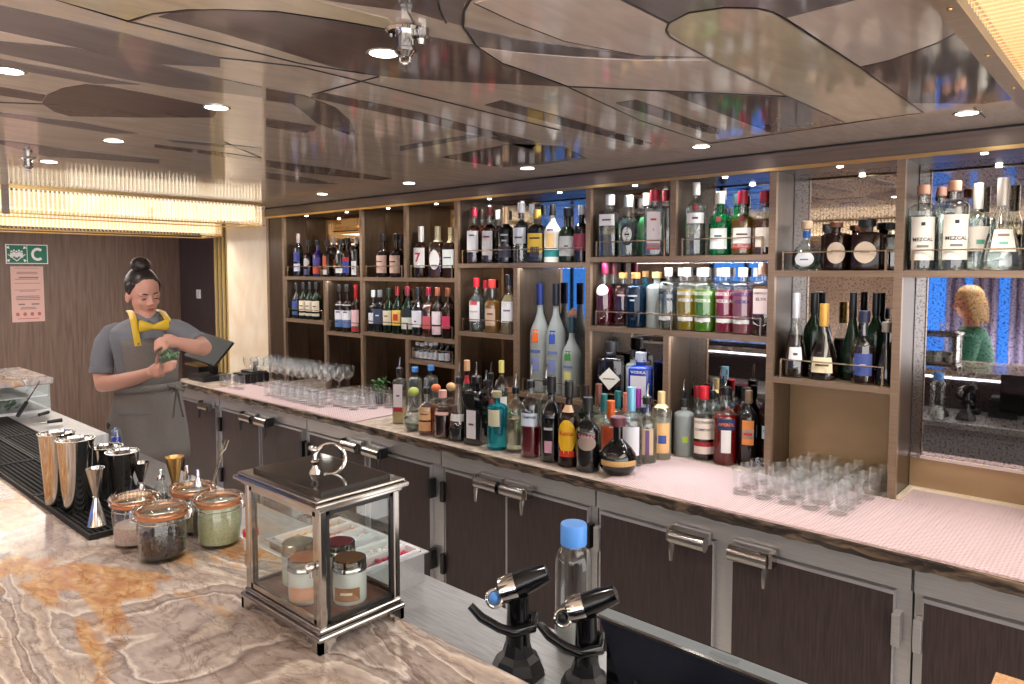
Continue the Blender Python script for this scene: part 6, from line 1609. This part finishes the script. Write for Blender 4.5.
# apron: skirt with rounded front, bib, ties
AP = [(148, 384, .150, .112), (148, 395, .160, .122), (148, 410, .175, .136), (148, 428, .190, .145), (148, 446, .200, .15), (148, 459, .206, .152)]
vs, fs = sheet([(J(x, y), a, b) for x, y, a, b in AP], bu, bf, PI / 2 - 2.15, PI / 2 + 2.15, 36)
vs = [v + Vector((0, 0, 0)) + bf * (.006 * math.sin(i * .9) * ((i // 37) / 5)) for i, v in enumerate(vs)]
ap = local(MB().add(vs, fs)).build('apron_skirt', M['apron'], bt_)
md = ap.modifiers.new('solid', 'SOLIDIFY'); md.thickness = .004
BIB = [(148, 386, .150, .116), (147.5, 372, .150, .117), (146.5, 356, .160, .128), (146, 344, .168, .133), (145.8, 337, .172, .130)]
vs, fs = sheet([(J(x, y), a, b) for x, y, a, b in BIB], bu, bf, PI / 2 - .92, PI / 2 + .92, 24)
bi = local(MB().add(vs, fs)).build('apron_bib', M['apron'], ap)
md = bi.modifiers.new('solid', 'SOLIDIFY'); md.thickness = .004
vs, fs = sheet([(J(148, 389), .156, .120), (J(148, 382), .156, .120)], bu, bf, 0, 2 * PI, 40)
md = local(MB().add(vs, fs)).build('waist_tie', M['apron'], ap).modifiers.new('solid', 'SOLIDIFY'); md.thickness = .004
tb = MB(); k0 = J(171, 386, -.02) + bf * .09
tb.ell(tuple(k0), (.016, .016, .014), 10, 8)
for (dx, dz) in ((.05, .012), (-.045, .018)): tb.tube([k0, k0 + bu * dx + Vector((0, 0, dz)), k0 + bu * dx * .6 + Vector((0, 0, -.02)), k0], [(.004, .010)] * 4, 8)
for dx in (.012, -.012): tb.tube([k0, k0 + bu * dx + Vector((0, 0, -.07)), k0 + bu * dx * 2 + bf * .01 + Vector((0, 0, -.15))], [(.003, .011)] * 3, 8)
local(tb).build('tie_bow', M['apron'], ap)
# pocket line on the skirt
vs, fs = sheet([(J(148, 408.5), .1785, .139), (J(148, 407), .1785, .139)], bu, bf, PI / 2 + .1, PI / 2 + 1.0, 12)
local(MB().add(vs, fs)).build('pocket_hem', M['shirt'], ap)
# yellow straps and bow tie
def on_front(px, py, out):
    # a point on the chest front under that pixel
    c = J(146, py); a_, b_ = .172, .128
    x = (px - 146) * D0 / F_PX
    x = max(-.16, min(.16, x))
    return c + bu * x + bf * (b_ * math.sqrt(max(0.05, 1 - (x / a_) ** 2)) + out)
for sx, top, bot in ((-1, (128, 313), (131.5, 343)), (1, (160, 316), (166, 341))):
    vs = []; n = 9
    pts = [J(145, 310.5, .02) + bu * (.068 * sx) - bf * .03, J(145, 312, .0) + bu * (.074 * sx) + bf * .03] + [on_front(top[0] + (bot[0] - top[0]) * k / 6, top[1] + 5 + (bot[1] - top[1] - 5) * k / 6, .016) for k in range(7)]
    pts = [p_ for p_ in pts]
    local(MB().tube(pts, [(.003, .0165)] * len(pts), 10, upv=(0, 0, 1))).build('neck_strap', M['yellow'], ap)
    q_ = on_front(bot[0], bot[1] - 2, .020)
    local(MB().ell(tuple(q_), (.005, .005, .005), 8, 6)).build('rivet', M['steel_pol'], ap)
kc = on_front(145, 325.5, .020)
bw = MB().ell(tuple(kc), (.014, .014, .015), 12, 8)
for sx in (-1, 1):
    bw.tube([kc, kc + bu * (.03 * sx) + Vector((0, 0, .004)), kc + bu * (.062 * sx) + Vector((0, 0, .008)), kc + bu * (.07 * sx) + Vector((0, 0, .008))], [(.012, .010), (.021, .013), (.030, .012), (.027, .008)], 12, upv=(0, 0, 1))
local(bw).build('bow_tie', M['yellow'], bt_)
# trousers and shoes
tr = MB()
loft(tr, [(Vector((root.x, root.y, z)), a, b) for z, a, b in ((J(148, 385).z, .142, .104), (hipz, .165, .122), (hipz - .08, .168, .125))], bu, bf)
for sx in (-1, 1):
    hp = Vector((root.x, root.y, 0)) + bu * (.087 * sx)
    tr.tube([hp + Vector((0, 0, hipz)), hp + bf * .01 + Vector((0, 0, .68)), hp + bf * .015 + Vector((0, 0, .50)), hp - bf * .01 + Vector((0, 0, .34)), hp - bf * .02 + Vector((0, 0, .06))], [.1, .092, .07, .066, .056], 16)
remeshed(local(tr), 'trousers', pbr('black_trousers', (26, 25, 28), .8), bt_, .009, 3)
for sx in (-1, 1):
    hp = Vector((root.x, root.y, 0)) + bu * (.087 * sx)
    s_ = MB().tube([hp - bf * .075 + Vector((0, 0, .045)), hp - bf * .02 + Vector((0, 0, .055)), hp + bf * .06 + Vector((0, 0, .045)), hp + bf * .14 + Vector((0, 0, .032)), hp + bf * .18 + Vector((0, 0, .026))], [(.044, .04), (.054, .044), (.044, .046), (.031, .044), (.022, .03)], 16, upv=(0, 0, 1))
    local(s_).build('shoe', M['black_soft'], bt_)
# the cup in her hands
cup = thing('mixing_cup', 'clear plastic cup of green leaves in the bartender hands', 'cup', (CUP.x, CUP.y, CUP.z - .055))
MB().lathe([(0, 0), (.036, 0), (.037, .003), (.05, .1), (.052, .101), (.049, .099), (.0355, .005), (0, .004)], 24).build('cup', M['jar'], cup)
lv = MB()
for k in range(60):
    a = random.uniform(0, 2 * PI); rr = .04 * math.sqrt(random.random()); z = random.uniform(.012, .085)
    lv.ell((rr * math.cos(a) * (.75 + z * 2), rr * math.sin(a) * (.75 + z * 2), z), (.014, .009, .003), 7, 4, (random.uniform(-1.2, 1.2), random.uniform(-1.2, 1.2), a))
lv.build('green_leaves', grain('cup_leaf', (84, 128, 82), (140, 172, 130), (50, 50, 50), .5), cup)['kind'] = 'stuff'

# ---------------- guest seen in the right mirror
GX, GY = -1.03, -.36
g_ = thing('person', 'blonde guest in a green jacket seated at the bar, seen in the right mirror', 'person', (GX, GY, 0))
gf, gu = Vector((-1, .12, 0)).normalized(), Vector((.12, 1, 0)).normalized()
def L(f_, u_, z): return gf * f_ + gu * u_ + Vector((0, 0, z))
gb = MB()
GT = [(L(-.02, 0, .80), .17, .13), (L(-.01, 0, .90), .16, .12), (L(.0, 0, 1.02), .145, .11), (L(.02, 0, 1.14), .16, .12), (L(.03, 0, 1.24), .17, .11), (L(.03, 0, 1.31), .13, .08), (L(.03, 0, 1.35), .06, .055)]
loft(gb, [(c, a * .92, b * .92) for c, a, b in GT], gu, gf)
gb.tube([L(.03, 0, 1.33), L(.045, 0, 1.42), L(.05, 0, 1.46)], [.055, .05, .05], 14)
for s in (-1, 1):
    gb.tube([L(0, .09 * s, .84), L(.22, .10 * s, .86), L(.42, .10 * s, .84), L(.44, .10 * s, .80), L(.36, .10 * s, .56), L(.34, .10 * s, .40)], [.085, .075, .062, .06, .05, .036], 14)
    gb.tube([L(.30, .10 * s, .375), L(.38, .10 * s, .37), L(.50, .10 * s, .355)], [.036, .04, .026], 12)
    gb.tube([L(.03, .175 * s, 1.27), L(.05, .21 * s, 1.12), L(.08, .22 * s, 1.0), L(.2, .16 * s, 1.0), L(.33, .09 * s, 1.05)], [.05, .046, .042, .036, .026], 14)
    gb.tube([L(.33, .09 * s, 1.05), L(.37, .08 * s, 1.06), L(.41, .07 * s, 1.06)], [(.02, .026), (.018, .036), (.016, .034)], 12)
    for k in range(4): finger(gb, [L(.40, .07 * s + .016 * (k - 1.5), 1.06), L(.44, .07 * s + .017 * (k - 1.5), 1.055), L(.465, .066 * s + .016 * (k - 1.5), 1.04), L(.47, .062 * s + .015 * (k - 1.5), 1.025)], .0085)
    finger(gb, [L(.36, .045 * s, 1.06), L(.39, .03 * s, 1.06), L(.415, .025 * s, 1.05), L(.43, .024 * s, 1.04)], .009)
hc = L(.065, 0, 1.53)
head_parts(gb, g_, hc, (gf + Vector((0, 0, -.22))).normalized(), (0, 0, 1), 1.0, None, 'long')
gbo = remeshed(gb, 'body', M['skin'], g_, .006, 3)
head_parts(MB(), g_, hc, (gf + Vector((0, 0, -.22))).normalized(), (0, 0, 1), 1.0, grain('blonde_hair', (176, 140, 92), (206, 176, 128), (40, 40, 8), .45), 'long')(gbo)
jk = MB()
loft(jk, [(c, a + .018, b + .018) for c, a, b in GT[:-1]] + [(L(.03, 0, 1.345), .08, .07)], gu, gf)
for s in (-1, 1): jk.tube([L(.03, .165 * s, 1.27), L(.05, .21 * s, 1.12), L(.08, .22 * s, 1.0), L(.2, .16 * s, 1.0), L(.3, .11 * s, 1.04)], [.07, .066, .062, .054, .044], 16)
remeshed(jk, 'green_jacket', pbr('green_jacket', (34, 104, 84), .6), g_, .009, 4)
lg = MB()
for s in (-1, 1): lg.tube([L(-.06, .085 * s, .84), L(.22, .10 * s, .86), L(.43, .10 * s, .84), L(.45, .10 * s, .79), L(.36, .10 * s, .56), L(.34, .10 * s, .42)], [.11, .092, .078, .074, .062, .052], 14)
loft(lg, [(L(-.02, 0, .755), .165, .13), (L(-.01, 0, .88), .17, .13)], gu, gf)
remeshed(lg, 'jeans', pbr('dark_jeans', (36, 40, 56), .8), g_, .01, 3)
for s in (-1, 1):
    MB().tube([L(.27, .10 * s, .375), L(.34, .10 * s, .375), L(.42, .10 * s, .365), L(.52, .10 * s, .352)], [(.04, .038), (.05, .042), (.036, .044), (.022, .03)], 14, upv=(0, 0, 1)).build('shoe', M['white_plastic'], g_)
bs = thing('bar_stool', 'high bar stool with tan seat under the blonde guest', 'stool', (GX, GY, 0))
MB().lathe([(0, .68), (.19, .68), (.205, .70), (.205, .74), (.19, .75), (0, .75)], 28).build('seat', pbr('tan_leather', (170, 120, 74), .5), bs)
MB().torus((0, 0, .30), .19, .012, 28, 8).build('foot_ring', M['gold'], bs)
for k in range(4):
    a = PI / 4 + k * PI / 2
    MB().tube([(.13 * math.cos(a), .13 * math.sin(a), .68), (.21 * math.cos(a), .21 * math.sin(a), 0)], [.014, .011], 8).build('leg', M['gold'], bs)
bk = MB()
for k in range(13):
    a = -.9 + 1.8 * k / 12
    bk.add([], [])
vs, fs = [], []
for i, z in enumerate((.80, 1.02)):
    for k in range(17):
        a = -1.0 + 2.0 * k / 16
        q_ = -gf * (.215 * math.cos(a)) + gu * (.215 * math.sin(a)); vs.append((q_.x, q_.y, z))
fs = [(k, k + 1, 18 + k, 17 + k) for k in range(16)]
md = MB().add(vs, fs).build('backrest', pbr('tan_leather', (170, 120, 74), .5), bs).modifiers.new('solid', 'SOLIDIFY'); md.thickness = .02
for s in (-1, 1):
    q_ = -gf * .19 + gu * (.1 * s); MB().tube([(q_.x, q_.y, .70), (q_.x * 1.12, q_.y * 1.12, .84)], .008, 8).build('back_post', M['gold'], bs)
